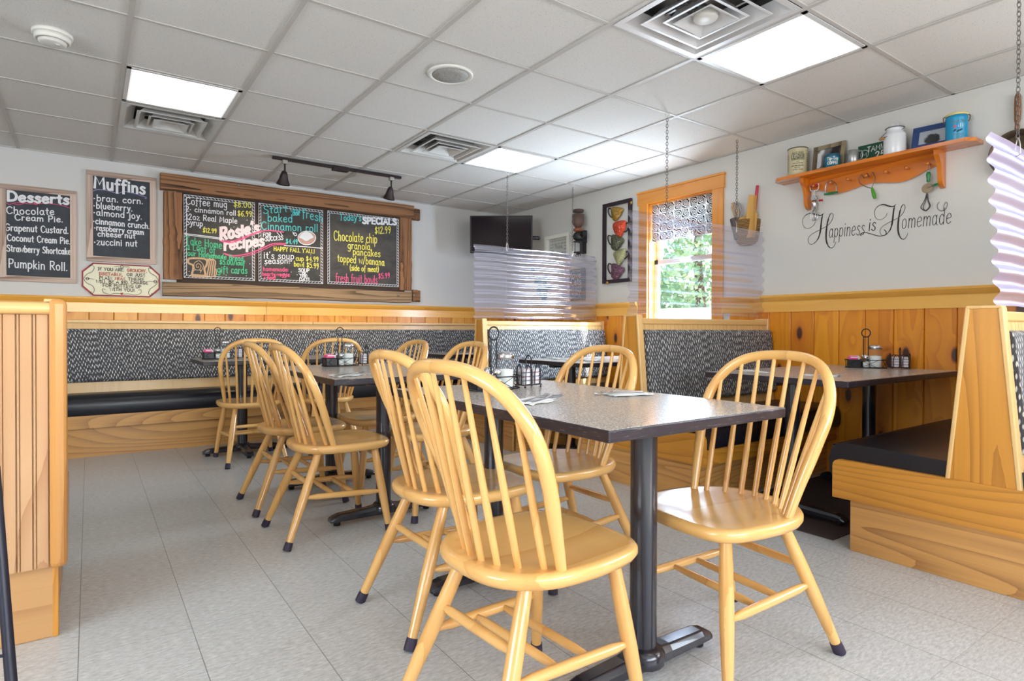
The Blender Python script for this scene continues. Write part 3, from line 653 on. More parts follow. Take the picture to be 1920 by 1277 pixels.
# bench beyond the partition on the side of the aisle
root = booth('single oak booth bench just behind the beadboard half wall', 2.52, (1,), -0.075, 1.0, None)
for o in list(root.children): o.scale.x = -1.0
root.location.x = -0.075 - (1.0 + 0.075) / 2
def partition():
    r = thing('half_wall', 'beadboard half wall with a cap rail and rounded end post beside the aisle', 'partition', (-0.6, 2.40, 0))
    mb = MB(); x = -0.105; i = 0
    while x > -1.6:
        a = x - 0.040; mb.box((a + 0.0105, 2.385, 0.235), (x - 0.0015, 2.40, 1.05)); mb.tube([(a + 0.0055, 2.3875, 0.235), (a + 0.0055, 2.3875, 1.05)], 0.0034, 8); x = a
    mb.box((-1.6, 2.395, 0.235), (-0.1, 2.44, 1.05)); mb.build('beadboard_panel', wood('beadboard', (200, 156, 112), (156, 100, 54), 'z', rings=9, stretch=0.1, rough=0.5, coat=0.1, pore=0.1, contrast=0.6, scale=5.0), r, True)
    mb = MB(); mb.tube([(-1.6, 2.372, 1.053), (-0.1, 2.372, 1.053)], 0.019, 12); mb.box((-1.6, 2.372, 1.034), (-0.1, 2.44, 1.072)); mb.build('cap_rail', oak_pale('x'), r, True)
    MB().rbox((-0.102, 2.345, 0.238), (-0.058, 2.45, 1.083), 0.016, 3).build('end_post', wood('oak_post', (198, 138, 70), (160, 98, 40), 'z', rings=5, stretch=0.05, rough=0.4, coat=0.3, pore=0.4, contrast=0.5), r, True)
    MB().rbox((-1.6, 2.41, 0), (-0.085, 2.45, 0.24), 0.004).build('toe_board', wood('toe_ply', (196, 148, 94), (160, 108, 60), 'x', rings=12, stretch=0.06, rough=0.5, coat=0.1, pore=0.3, contrast=0.6), r, True)
    MB().rbox((-0.098, 2.408, 0), (-0.082, 2.45, 0.24), 0.003).build('toe_corner_strip', oak('z'), r, True)
partition()
# long banquette against the back wall, two units
def banquette(label, x0, x1, pads):
    r = thing('banquette', label, 'banquette', ((x0 + x1) / 2, 6.0, 0), 0, 'long banquette along the chalkboard wall')
    yb = YB - 0.03
    def by(z): return yb - 0.075 - (1.06 - z) / 0.6 * 0.075
    MB().rbox((x0 + .001, yb - 0.10, 1.035), (x1 - .001, yb, 1.062), 0.005).build('cap_rail', oak_pale('x'), r, True)
    MB().hexa([(x0, by(.42), .42), (x1, by(.42), .42), (x1, yb, .42), (x0, yb, .42), (x0, by(1.036), 1.036), (x1, by(1.036), 1.036), (x1, yb, 1.036), (x0, yb, 1.036)]).build('back_board', oak_pale('z'), r, True)
    for a, b in zip(pads[:-1], pads[1:]):
        n = Vector((0, -1, 0.12)).normalized(); prof = [(0, 0), (0.004, 0.55), (0.03, 0.95), (0.1, 1.0), (0.9, 1.0), (0.97, 0.95), (0.996, 0.55), (1, 0)]
        pts = [Vector((0, by(0.55 + 0.437 * t), 0.55 + 0.437 * t)) + n * (0.034 * h) for t, h in prof]
        MB().prism([(a + 0.002, p.y, p.z) for p in pts], (b - a - 0.004, 0, 0), True).build('back_cushion', FABX, r, True, bevel=0.006)
    c = MB().prism([(x0 + .001, y, z) for y, z in cushion_prof(by(.45) + 0.02, 5.57, -1)], (x1 - x0 - .002, 0, 0), True).build('seat_cushion', vinyl, r, True, bevel=0.01)
    MB().box((x0, 5.585, 0.225), (x1, 5.605, 0.345)).build('front_skirt', ash('x'), r, True, bevel=0.002)
    MB().box((x0, 5.635, 0), (x1, 5.655, 0.235)).build('toe_board', ash('x'), r, True)
banquette('section of the long patterned banquette below the menu and dessert boards, with two back pads', -2.2, 1.823, [-2.2, -0.75, 0.861, 1.823])
banquette('section of the long patterned banquette running behind the corner booth', 1.823, XR - 0.03, [1.823, 3.0, XR - 0.03])
# ================================================================ tables
GRAN, EDGE = granite(), edgewood()
def table(label, x0, x1, y0, y1, bases, group, feet='x', z=0.75, th=0.032):
    r = thing('dining_table', label, 'table', ((x0 + x1) / 2, (y0 + y1) / 2, 0), 0, group)
    mb = MB(); mb.rbox((x0, y0, z - th), (x1, y1, z - 0.0006), 0.004); mb.cur = 1
    mb.box((x0 + .003, y0 + .003, z - 0.001), (x1 - .003, y1 - .003, z)); mb.build('tabletop', [EDGE, GRAN], r, True)
    for (bx, by) in bases:
        b = thing('pedestal', None, None, (bx - r.location.x, by - r.location.y, 0)); b.parent = r
        MB().tube([(0, 0, 0.07), (0, 0, z - th - 0.006)], 0.0385, 24).build('column', black_metal, b)
        mb = MB()
        if feet == 'plate': pass
        mb.rbox((-0.12, -0.12, z - th - 0.012), (0.12, 0.12, z - th - 0.0005), 0.003); mb.rbox((-0.2, -0.025, z - th - 0.02), (0.2, 0.025, z - th - 0.001), 0.003); mb.build('top_plate', black_metal, b)
        dirs = {'x': [(1, 0), (-1, 0)], 'y': [(0, 1), (0, -1)], 'X': [(1, 0), (-1, 0), (0, 1), (0, -1)]}[feet]
        mb = MB(); mb.lathe([(0.062, 0.03), (0.062, 0.062), (0.052, 0.075), (0.04, 0.082)], seg=16)
        L = 0.29
        for dx, dy in dirs:
            nx, ny = -dy, dx
            def P(t, w, h): return (dx * t + nx * w, dy * t + ny * w, h)
            prof = [(-0.034, 0.022), (0.034, 0.022), (0.034, 0.046), (0.022, 0.062), (-0.022, 0.062), (-0.034, 0.046)]
            secs = [(0.02, 1.15, 1.25), (0.09, 1.0, 1.05), (L - 0.05, 0.95, 0.92), (L - 0.02, 0.9, 0.75), (L, 0.8, 0.5)]
            vs = []; fs = []
            for t, sw, sh in secs: vs += [P(t, w * sw, 0.018 + (h - 0.018) * sh) for w, h in prof]
            for i in range(len(secs) - 1):
                for j in range(6): fs.append((i * 6 + j, i * 6 + (j + 1) % 6, (i + 1) * 6 + (j + 1) % 6, (i + 1) * 6 + j))
            fs.append(tuple(range(6))); fs.append(tuple((len(secs) - 1) * 6 + j for j in range(6))); mb.add(vs, fs)
            f = None
        mb.build('foot', black_metal, b, bevel=0.004, weld=True)
        mb = MB()
        for dx, dy in dirs: mb.lathe([(0.016, 0.0), (0.018, 0.012), (0.012, 0.022)], (dx * (L - 0.04), dy * (L - 0.04), 0), 12)
        mb.build('glide', plain('rubber_glide', (20, 20, 24), 0.7), b)
    return r
GT = 'black pedestal dining tables'
TA = table('speckled grey table with four chairs and two bare pedestals, nearest the aisle crossing', 1.013, 1.777, 1.03, 2.25, [(1.31, 1.19), (1.31, 1.975)], GT)
TB = table('speckled grey table between the four-chair table and the banquette, both pedestals straight-footed', 0.955, 1.70, 2.82, 4.03, [(1.27, 2.97), (1.27, 3.80)], GT)
TC = table('speckled grey table pulled up to the banquette below the specials chalkboard', 0.675, 1.85, 4.84, 5.50, [(1.0, 5.15), (1.58, 5.15)], GT, 'X')
TD = table('speckled grey table between the banquette and the farthest booth bench', 2.75, 3.9, 4.98, 5.55, [(3.1, 5.27), (3.65, 5.27)], GT, 'X')
TE = table('speckled grey booth table under the shelf of kitchen antiques', 2.87, 4.20, 1.36, 2.15, [(3.10, 1.76), (3.98, 1.76)], GT, 'y')
TE.location.z = 0.004
TF = table('speckled grey booth table beside the sunlit window, in front of the blue-lit booth back', 2.87, 4.20, 3.20, 3.96, [(3.10, 3.58), (3.98, 3.58)], GT, 'y')
# ================================================================ bow-back Windsor chairs
def make_chair(label):
    r = thing('windsor_chair', label, 'chair', (0, 0, 0), 0, 'maple bow-back chairs at the free-standing tables')
    half = [(-0.235, 0), (-0.226, .09), (-0.192, .155), (-0.12, .207), (-0.02, .226), (.09, .224), (.165, .208), (.208, .165), (.223, .085), (.226, 0)]
    outl = half + [(x, -y) for x, y in half[-2:0:-1]]
    base = spline([(x, y * .965, 0) for x, y in outl], 4, True); k = len(base)
    rings = [(0.90, 0.406), (0.965, 0.413), (1.0, 0.426), (0.998, 0.438), (0.975, 0.446), (0.9, 0.447), (0.6, 0.440), (0.3, 0.437)]
    vs = []; fs = []
    for s, z in rings: vs += [(p.x * s, p.y * s, z) for p in base]
    for i in range(len(rings) - 1):
        for j in range(k): fs.append((i * k + j, i * k + (j + 1) % k, (i + 1) * k + (j + 1) % k, (i + 1) * k + j))
    fs.append(tuple(range(k))[::-1]); fs.append(tuple((len(rings) - 1) * k + j for j in range(k)))
    MB().add(vs, fs, True).build('seat', maple('x'), r)
    hp = [(.182, .435, -.078), (.199, .54, -.112), (.220, .65, -.152), (.230, .735, -.188), (.217, .805, -.222), (.175, .865, -.258), (.106, .898, -.285), (0, .907, -.296)]
    H = [Vector((x, y, z)) for y, z, x in hp]; full = H + [Vector((p.x, -p.y, p.z)) for p in H[-2::-1]]
    crv = spline(full, 6); n = len(crv)
    rad = [0.0125 + 0.0055 * min(1, min(i, n - 1 - i) / 9.0) for i in range(n)]
    MB().tube(crv, rad, 12, sx=0.9).build('bow', maple('z'), r)
    for i in range(8):
        t = (i - 3.5) / 3.5; yb = 0.150 * t; xb = -0.187 + 0.085 * t * t; yt = yb * 1.36
        q = min((p for p in crv if abs(p.y - yt) < 0.02 and p.z > 0.7), key=lambda p: abs(p.y - yt)); top = Vector((q.x, yt, q.z)); bot = Vector((xb, yb, 0.435))
        P = [bot.lerp(top, s) for s in (0, .12, .3, .5, .75, 1)]; MB().tube(P, [.0085, .0092, .0098, .0088, .0072, .0062], 8).build('spindle', maple('z'), r)
    LEG = []
    for sx, sy in ((1, 1), (1, -1), (-1, 1), (-1, -1)):
        top = Vector((0.135 if sx > 0 else -0.13, sy * (0.145 if sx > 0 else 0.12), 0.415)); bot = Vector((0.19 if sx > 0 else -0.30, sy * 0.205, 0.0))
        LEG.append((top, bot)); P = [top.lerp(bot, s) for s in (0, .1, .35, .55, .8, .93)]
        l = MB().tube(P, [.0165, .018, .0205, .0205, .0170, .0150], 12).build('leg', maple('z'), r)
        d = (bot - top).normalized(); a = top.lerp(bot, .915); e = top.lerp(bot, 0.995)
        MB().tube([a, top.lerp(bot, .95), e], [.0172, .0185, .0185], 12).build('rubber_tip', plain('rubber_tip', (46, 36, 56), 0.6), l)
    def at(i, z): t, b = LEG[i]; return t.lerp(b, (t.z - z) / (t.z - b.z))
    def stretcher(a, b, w=0.0135):
        P = [a.lerp(b, s) for s in (0, .06, .16, .5, .84, .94, 1)]; MB().tube(P, [.007, .009, w * .93, w, w * .93, .009, .007], 10).build('stretcher', maple('x'), r)
    sl, sr = (at(0, .195), at(2, .215)), (at(1, .195), at(3, .215))
    stretcher(*sl, .0145); stretcher(*sr, .0145); stretcher(at(2, .275), at(3, .275))
    for f in (.36, .62): stretcher(sl[0].lerp(sl[1], f), sr[0].lerp(sr[1], f), .0125)
    return r
CHAIRS = [  # x, y, heading of the seat front
    (0.942, 1.228, 4, 'maple bow-back chair closest to the camera, pulled out from the four-chair table'),
    (1.100, 1.88, 0, 'maple bow-back chair next to the closest chair, same side of the four-chair table'),
    (1.604, 1.146, 173.5, 'maple bow-back chair across the four-chair table, nearest the window-side booths'),
    (1.604, 1.935, 180, 'maple bow-back chair across the four-chair table, with window light on its glossy seat'),
    (1.015, 2.95, 0, 'maple bow-back chair on the aisle side of the middle table, its nearer one'),
    (1.010, 3.545, 0, 'maple bow-back chair on the aisle side of the middle table, its farther one'),
    (1.545, 2.98, 180, 'maple bow-back chair on the booth side of the middle table, its nearer one'),
    (1.505, 3.62, 180, 'maple bow-back chair on the booth side of the middle table, its farther one'),
    (1.000, 4.90, 90, 'maple bow-back chair facing the banquette at the aisle end of its table'),
    (1.570, 4.87, 90, 'maple bow-back chair facing the banquette, behind the sugar jar of the middle table'),
]
c0 = None
for (x, y, a, lab) in CHAIRS:
    if c0 is None: c0 = make_chair(lab); c0.location = (x, y, 0); c0.rotation_euler = (0, 0, math.radians(a))
    else: dup(c0, (x, y, 0), math.radians(a), lab)
# ================================================================ ceiling fixtures
lens = troffer_lens()
def cellc(k, j): return (OX + (k + .5) * T, OY + (j + .5) * T)
def troffer(k, j, label, turn):
    cx, cy = cellc(k, j); r = thing('ceiling_light', label, 'light', (cx, cy, ZC), PI / 2 if turn else 0, 'square recessed ceiling lights')
    h = T / 2 - 0.013; mb = MB()
    mb.box((-h, -h, -0.004), (h, -h + .022, .008)); mb.box((-h, h - .022, -0.004), (h, h, .008)); mb.box((-h, -h, -0.004), (-h + .022, h, .008)); mb.box((h - .022, -h, -0.004), (h, h, .008))
    for a, b in (((-h, -h), (-h + .004, h)), ((h - .004, -h), (h, h)), ((-h, -h), (h, -h + .004)), ((-h, h - .004), (h, h))): mb.box((a[0], a[1], 0), (b[0], b[1], 0.1))
    mb.box((-h, -h, 0.098), (h, h, 0.102)); mb.build('frame', plain('light_frame', (214, 214, 214), 0.4), r)
    MB().box((-h + .02, -h + .02, 0.0), (h - .02, h - .02, 0.004)).build('lens', lens, r)
LL = {(0, 1): 'square recessed ceiling light above the muffin board end of the room', (4, -3): 'large-looking square recessed ceiling light near the shelf wall, next to the silver air vent', (4, 1): 'square recessed ceiling light towards the television corner'}
for (k, j) in CELLS['light']:
    troffer(k, j, LL.get((k, j), 'added square recessed ceiling light, unseen, behind the viewpoint'), k == 0)  # cells without their own label: unseen lights added for room light
def diffuser(k, j, label, mat, disc):
    cx, cy = cellc(k, j); r = thing('air_vent', label, 'vent', (cx, cy, ZC), 0, 'square ceiling air diffusers')
    h = T / 2 - 0.012
    def ring(o, i, z0, z1, mb):
        mb.add([(-o, -o, z0), (o, -o, z0), (o, o, z0), (-o, o, z0), (-i, -i, z1), (i, -i, z1), (i, i, z1), (-i, i, z1)], [(0, 1, 5, 4), (1, 2, 6, 5), (2, 3, 7, 6), (3, 0, 4, 7)])
    mb = MB(); ring(h, h - .03, -0.003, -0.003, mb); ring(h - .03, h - .085, -0.003, 0.05, mb); o = mb.build('outer_frame', mat, r); o.modifiers.new('t', 'SOLIDIFY').thickness = 0.002
    MB().box((-h + .02, -h + .02, 0.11), (h - .02, h - .02, 0.115)).box((-h + .02, -h + .02, .05), (-h + .03, h - .02, .112)).box((h - .03, -h + .02, .05), (h - .02, h - .02, .112)).box((-h + .02, -h + .02, .05), (h - .02, -h + .03, .112)).box((-h + .02, h - .03, .05), (h - .02, h - .02, .112)).build('duct', plain('duct_dark', (112, 110, 108), 0.6), r)
    for a, b in ((.205, .145), (.135, .085)):
        mb = MB(); ring(a, a - .012, -0.012, -0.012, mb); ring(a - .012, b, -0.012, 0.045, mb); o = mb.build('cone', mat, r); o.modifiers.new('t', 'SOLIDIFY').thickness = 0.002
    mb = MB(); ring(.105, .098, -0.022, -0.024, mb); ring(.098, .045, -0.024, 0.012, mb); mb.add([(-.045, -.045, .012), (.045, -.045, .012), (.045, .045, .012), (-.045, .045, .012)], [(0, 1, 2, 3)]); mb.build('centre_plate', mat, r)
    mb = MB()
    for s in (-1, 1): mb.box((-.2, s * .02 - .008, .03), (.2, s * .02 + .008, .034)); mb.box((s * .1 - .006, -.2, .036), (s * .1 + .006, .2, .04))
    mb.build('bracket', plain('vent_bracket', (150, 148, 146), 0.4, 0.6), r)
    if disc: MB().lathe([(0.0, -.012), (.05, -.014), (.055, -.008), (.055, 0.02)], seg=28).build('disc', white_plastic, r)
vent_white = plain('vent_white', (204, 203, 200), 0.4)
diffuser(0, 2, 'dusty square ceiling air vent beside the light above the muffin board end', vent_white, False)
diffuser(3, -3, 'silver square ceiling air vent with a round white centre disc', plain('vent_silver', (214, 214, 216), 0.4, 0.15), True)
diffuser(3, 1, 'white square ceiling air vent beside the light towards the television corner', vent_white, False)
# speaker, smoke detector
r = thing('ceiling_speaker', 'round white ceiling speaker with a grey grille', 'speaker', (1.655, 2.945, ZC))
MB().lathe([(.128, .004), (.128, -.004), (.12, -.008), (.104, -.006), (.102, .004)], seg=36).build('rim', white_plastic, r)
sg = NT('speaker_grille'); vo = sg.n('TexVoronoi', {'Vector': sg.coord(), 'Scale': 220.0}); sg.set(sg.b.inputs['Base Color'], sg.ramp(vo.outputs[0], [(0.2, lin((96, 94, 92))), (0.5, lin((172, 170, 166)))])); sg.pr(Roughness=0.6)
MB().lathe([(.103, .002), (.103, -.005), (.05, -.0055), (0.001, -.0056)], seg=36).build('grille', sg.m, r)
r = thing('smoke_detector', 'round white smoke detector on the ceiling', 'detector', (-0.14, 3.66, ZC))
MB().lathe([(.082, .004), (.082, -.012), (.076, -.014)], seg=36).build('mounting_ring', white_plastic, r)
MB().lathe([(.074, -.013), (.072, -.036), (.064, -.04), (.062, -.034), (.058, -.034), (.056, -.048), (.045, -.052), (.001, -.053)], seg=36).build('body', white_plastic, r)
MB().lathe([(.012, -.05), (.011, -.057), (.001, -.058)], (.02, -.015, 0), 14).build('test_button', plain('button_grey', (190, 188, 184), 0.4), r)
mb = MB()
for i in range(12):
    a = i * PI / 6; mb.box((.066 * math.cos(a) - .003, .066 * math.sin(a) - .003, -.034), (.066 * math.cos(a) + .003, .066 * math.sin(a) + .003, -.018))
mb.build('vent_slot', plain('slot_grey', (120, 118, 116), 0.6), r)
# track light
ty = 5.17; bronze = plain('bronze', (44, 32, 34), 0.4, 0.4)
r = thing('track_light', 'dark bronze ceiling track with two bell-shaped spotlights aimed at the chalkboards', 'light', (1.8, ty, ZC - 0.002))
MB().rbox((1.235, ty - .018, ZC - .024), (2.38, ty + .018, ZC - .003), .003).build('track', bronze, r, True)
MB().rbox((1.735, ty - .03, ZC - .04), (1.875, ty + .03, ZC - .003), .004).build('feed_box', bronze, r, True)
for hx in (1.335, 2.285):
    h = thing('spotlight', None, None, (hx - 1.8, 0, 0)); h.parent = r; h.location = (hx - 1.8, 0.0, -.02)
    MB().rbox((-.02, -.02, -.03), (.02, .02, 0), .003).build('adapter', plain('adapter_pale', (170, 166, 160), 0.4, 0.5), h)
    MB().tube([(0, 0, -.02), (0, 0, -.1)], .007, 10).build('stem', bronze, h)
    mb = MB(); mb.lathe([(.012, 0.0), (.022, -.012), (.028, -.03), (.032, -.045), (.037, -.07), (.05, -.098), (.056, -.115), (.05, -.114), (.03, -.06), (.001, -.055)], seg=24)
    s = mb.build('bell_shade', bronze, h); s.location = (0, 0.01, -.085); s.rotation_euler = (math.radians(24), 0, 0)
    b = MB().lathe([(.001, -.105), (.026, -.1), (.034, -.09), (.03, -.07)], seg=16).build('bulb', emit('spot_bulb_%d' % int(hx * 10), (255, 214, 160), 6.0), s)
    sp = bpy.data.lights.new('spot', 'SPOT'); sp.energy = 26; sp.spot_size = math.radians(95); sp.spot_blend = 0.9; sp.color = (1, 0.84, 0.62); sp.shadow_soft_size = 0.03
    so = bpy.data.objects.new('spot_lamp', sp); COL.objects.link(so); so.location = (hx, ty + 0.08, ZC - 0.25); so.rotation_euler = Vector((0.0, 0.75, -0.75)).to_track_quat('-Z', 'Y').to_euler()
# ================================================================ corrugated plastic screens on chains
pvc = clear('corrugated_pvc', (0.90, 0.89, 0.97), 1, 0.24, 0.08, (0.78, 0.76, 0.92), 0.14, (0.92, 0.91, 1.0))
pvc2 = clear('corrugated_pvc_milky', (0.86, 0.85, 0.95), 1, 0.62, 0.03, (0.21, 0.20, 0.31), 0.45, (0.72, 0.72, 1.0), 0.12)
def chain(mb, p, q, link=0.026, wire=0.0018):
    p, q = Vector(p), Vector(q); d = q - p; n = max(2, int(d.length / (link * 0.74))); d.normalize(); a = d.orthogonal().normalized(); b = d.cross(a)
    for i in range(n):
        c = p.lerp(q, (i + .5) / n); e = a if i % 2 else b
        pts = [c + d * (link / 2 * math.cos(t)) + e * (link * 0.27 * math.sin(t)) for t in [2 * PI * k / 8 for k in range(8)]]
        mb.tube(pts, wire, 4, closed=True)
def screen(label, x0, x1, y, z0, z1, chx, mat, lean=0.0, mat2=None, xs=None, wave=0.077, amp=0.012, ctop=ZC):
    r = thing('plastic_screen', label, 'screen', ((x0 + x1) / 2, y, z0), 0, 'corrugated plastic screens hung over the booth backs')
    def sheet(xa, xb, yo):
        n = int((z1 - z0) / wave * 14); nx = 6; vs = []; fs = []
        for i in range(n + 1):
            z = z0 + (z1 - z0) * i / n; yy = y + yo + amp * math.sin(2 * PI * (z - z0) / wave)
            for j in range(nx + 1): vs.append((xa + (xb - xa) * j / nx - lean * (z - z0), yy, z + 0.004 * math.sin(j * 1.7)))
        for i in range(n):
            for j in range(nx): fs.append((i * (nx + 1) + j, i * (nx + 1) + j + 1, (i + 1) * (nx + 1) + j + 1, (i + 1) * (nx + 1) + j))
        return MB().add(vs, fs, True)
    xm = xs or x1
    sheet(x0, xm, 0).build('corrugated_sheet', mat, r, True)
    if xs: sheet(xs - 0.06, x1, 0.02).build('corrugated_sheet', mat2 or mat, r, True)
    for cx in chx:
        ch = thing('hanging_chain', 'metal chain of the plastic screen over the ' + {0.82: 'booth beside the shelf', 2.645: 'middle booth', 4.45: 'farthest booth'}[round(y, 3)] + (', wall side' if cx > 3.5 else ', aisle side'), 'chain', (cx, y, z1), 0, 'chains of the plastic screens')
        mb = MB(); chain(mb, (cx, y, z1 + .035), (cx, y, ctop - 0.03)); mb.build('links', plain('chain_metal', (110, 106, 104), 0.35, 0.8), ch, True)
        mb = MB(); mb.tube(spline([(cx - .016, y - .012, z1 - .03), (cx - .018, y - .012, z1 + .01), (cx, y, z1 + .04), (cx + .018, y + .012, z1 + .01), (cx + .016, y + .014, z1 - .025), (cx, y, z1 - .035), (cx - .012, y - .013, z1 - .03)], 5), .0024, 6); mb.build('s_hook', plain('hook_wire', (190, 186, 182), 0.3, 0.8), ch, True)
        mb = MB(); mb.tube([(cx - .022, y, ctop), (cx, y, ctop - .03), (cx + .022, y, ctop)], .0022, 6); mb.build('ceiling_hook', plain('hook_white', (214, 212, 208), 0.4), ch, True)
screen('clear corrugated plastic screen over the farthest booth, below the television', 2.74, 4.20, 4.45, 1.09, 1.735, (3.09, 3.87), pvc, 0, pvc, 3.85)
screen('clear corrugated plastic screen in front of the curtained window', 2.765, 4.235, 2.645, 1.09, 1.745, (3.12, 3.89), pvc)
screen('milky bluish corrugated plastic screen over the booth beside the shelf', 2.915, 4.2, 0.82, 1.09, 1.75, (3.14, 3.9), pvc2, 0.16)
# ================================================================ things on the tables
wh_paper = plain('napkin_paper', (240, 240, 238), 0.85)
sugar_m = plain('sugar', (238, 238, 234), 0.9); jar_glass = clear('jar_glass', (0.95, 0.97, 0.97), 1, 0.0, 0.05, (1, 1, 1), 0.04)
def napkin(x, y, rz, where):
    r = thing('napkin', 'folded white paper napkin ' + where, 'napkin', (x, y, 0.7505), rz, 'paper napkins at the place settings')
    mb = MB()
    for i, (a, b, h) in enumerate(((0.0, 0.0, 0.0), (0.006, 0.012, 0.0035))):
        vs = []; fs = []; n = 6
        for u in range(n + 1):
            for v in range(n + 1):
                p, q = u / n - .5, v / n - .5
                vs.append((p * 0.165 + a, q * 0.095 + b + 0.006 * math.sin(u * 1.4 + i), h + 0.0012 + 0.0035 * abs(math.sin(u * .9 + v * 1.1 + i * 2))))
        fs = [(u * (n + 1) + v, (u + 1) * (n + 1) + v, (u + 1) * (n + 1) + v + 1, u * (n + 1) + v + 1) for u in range(n) for v in range(n)]
        mb.add(vs, fs, True)
    o = mb.build('sheet', wh_paper, r); o.modifiers.new('t', 'SOLIDIFY').thickness = 0.001
def cutlery(kind, x, y, rz, where):
    r = thing(kind, 'stainless steel %s %s' % (kind.replace('_', ' '), where), kind.split('_')[-1], (x, y, 0.757), rz, 'stainless cutlery on the napkins')
    def flat(outl, t=0.0016, mb=None):
        mb = mb or MB(); mb.prism([(a, b, 0) for a, b in outl], (0, 0, t)); return mb
    MB().prism([(-.095, -.008, 0), (-.085, -.0095, 0.001), (-.03, -.004, .004), (.035, -.003, .006), (.035, .003, .006), (-.03, .004, .004), (-.085, .0095, .001), (-.095, .008, 0)], (0, 0, .0018)).build('handle', steel, r, bevel=0.0005)
    if kind == 'fork':
        mb = MB(); mb.prism([(.032, -.003, .006), (.05, -.012, .005), (.062, -.012, .004), (.062, .012, .004), (.05, .012, .005), (.032, .003, .006)], (0, 0, .0018))
        for k in range(4):
            b = -.0105 + k * .007; mb.tube([(.06, b, .005), (.08, b * .95, .006), (.1, b * .9, .011)], [.0017, .0016, .001], 5)
        mb.build('tines', steel, r)
    elif kind == 'spoon':
        mb = MB(); vs = [(.066, 0, .003)]; fs = []; n = 16
        for R, h in ((.5, .0045), (1.0, .009)):
            for k in range(n): a = 2 * PI * k / n; vs.append((.066 + .029 * R * math.cos(a), .018 * R * math.sin(a), h))
        for k in range(n): fs.append((0, 1 + k, 1 + (k + 1) % n)); fs.append((1 + k, 1 + n + k, 1 + n + (k + 1) % n, 1 + (k + 1) % n))
        o = mb.add(vs, fs, True).build('bowl', steel, r); o.modifiers.new('t', 'SOLIDIFY').thickness = 0.0014
    else:
        flat([(.03, -.004), (.1, -.009), (.112, -.004), (.112, .003), (.1, .005), (.03, .004)]).build('blade', steel, r)
SET = [(1.205, 1.575, 0.35, 'four-chair table, aisle side', True, False), (1.625, 1.56, 2.9, 'four-chair table, booth side', False, True),
        (1.08, 2.99, 0.3, 'middle table, aisle side', False, True), (1.56, 2.98, 2.9, 'middle table, booth side', True, False),
        (3.12, 1.62, -1.2, 'booth table below the shelf, shelf-bench side', True, False), (3.12, 1.98, 1.5, 'booth table below the shelf, window-bench side', True, True),
        (3.15, 3.42, -1.3, 'sunlit booth table, near outer corner', True, False), (3.15, 3.8, 1.5, 'sunlit booth table, far side', False, True), (3.55, 3.4, -1.4, 'sunlit booth table, halfway to the window', True, False),
        (1.25, 4.86, 1.4, 'banquette table between its two chairs', False, True), (2.98, 4.95, -1.3, 'table behind the farthest booth', True, False)]
for x, y, a, where, fork, knife in SET:
    napkin(x, y, a, 'on the ' + where); ca, sa = math.cos(a), math.sin(a)
    cutlery('fork', x + .02 * ca - .008 * sa, y + .02 * sa + .008 * ca, a + 0.1, 'on the napkin of the ' + where)
    if x < 1.3 and y < 2: cutlery('spoon', x + .03 * ca + .03 * sa, y + .03 * sa - .03 * ca, a - 0.02, 'beside the fork on the napkin of the four-chair table')
    elif knife: cutlery('table_knife', x + .01 * ca + .026 * sa, y + .01 * sa - .026 * ca, a - .05, 'on the napkin of the ' + where)
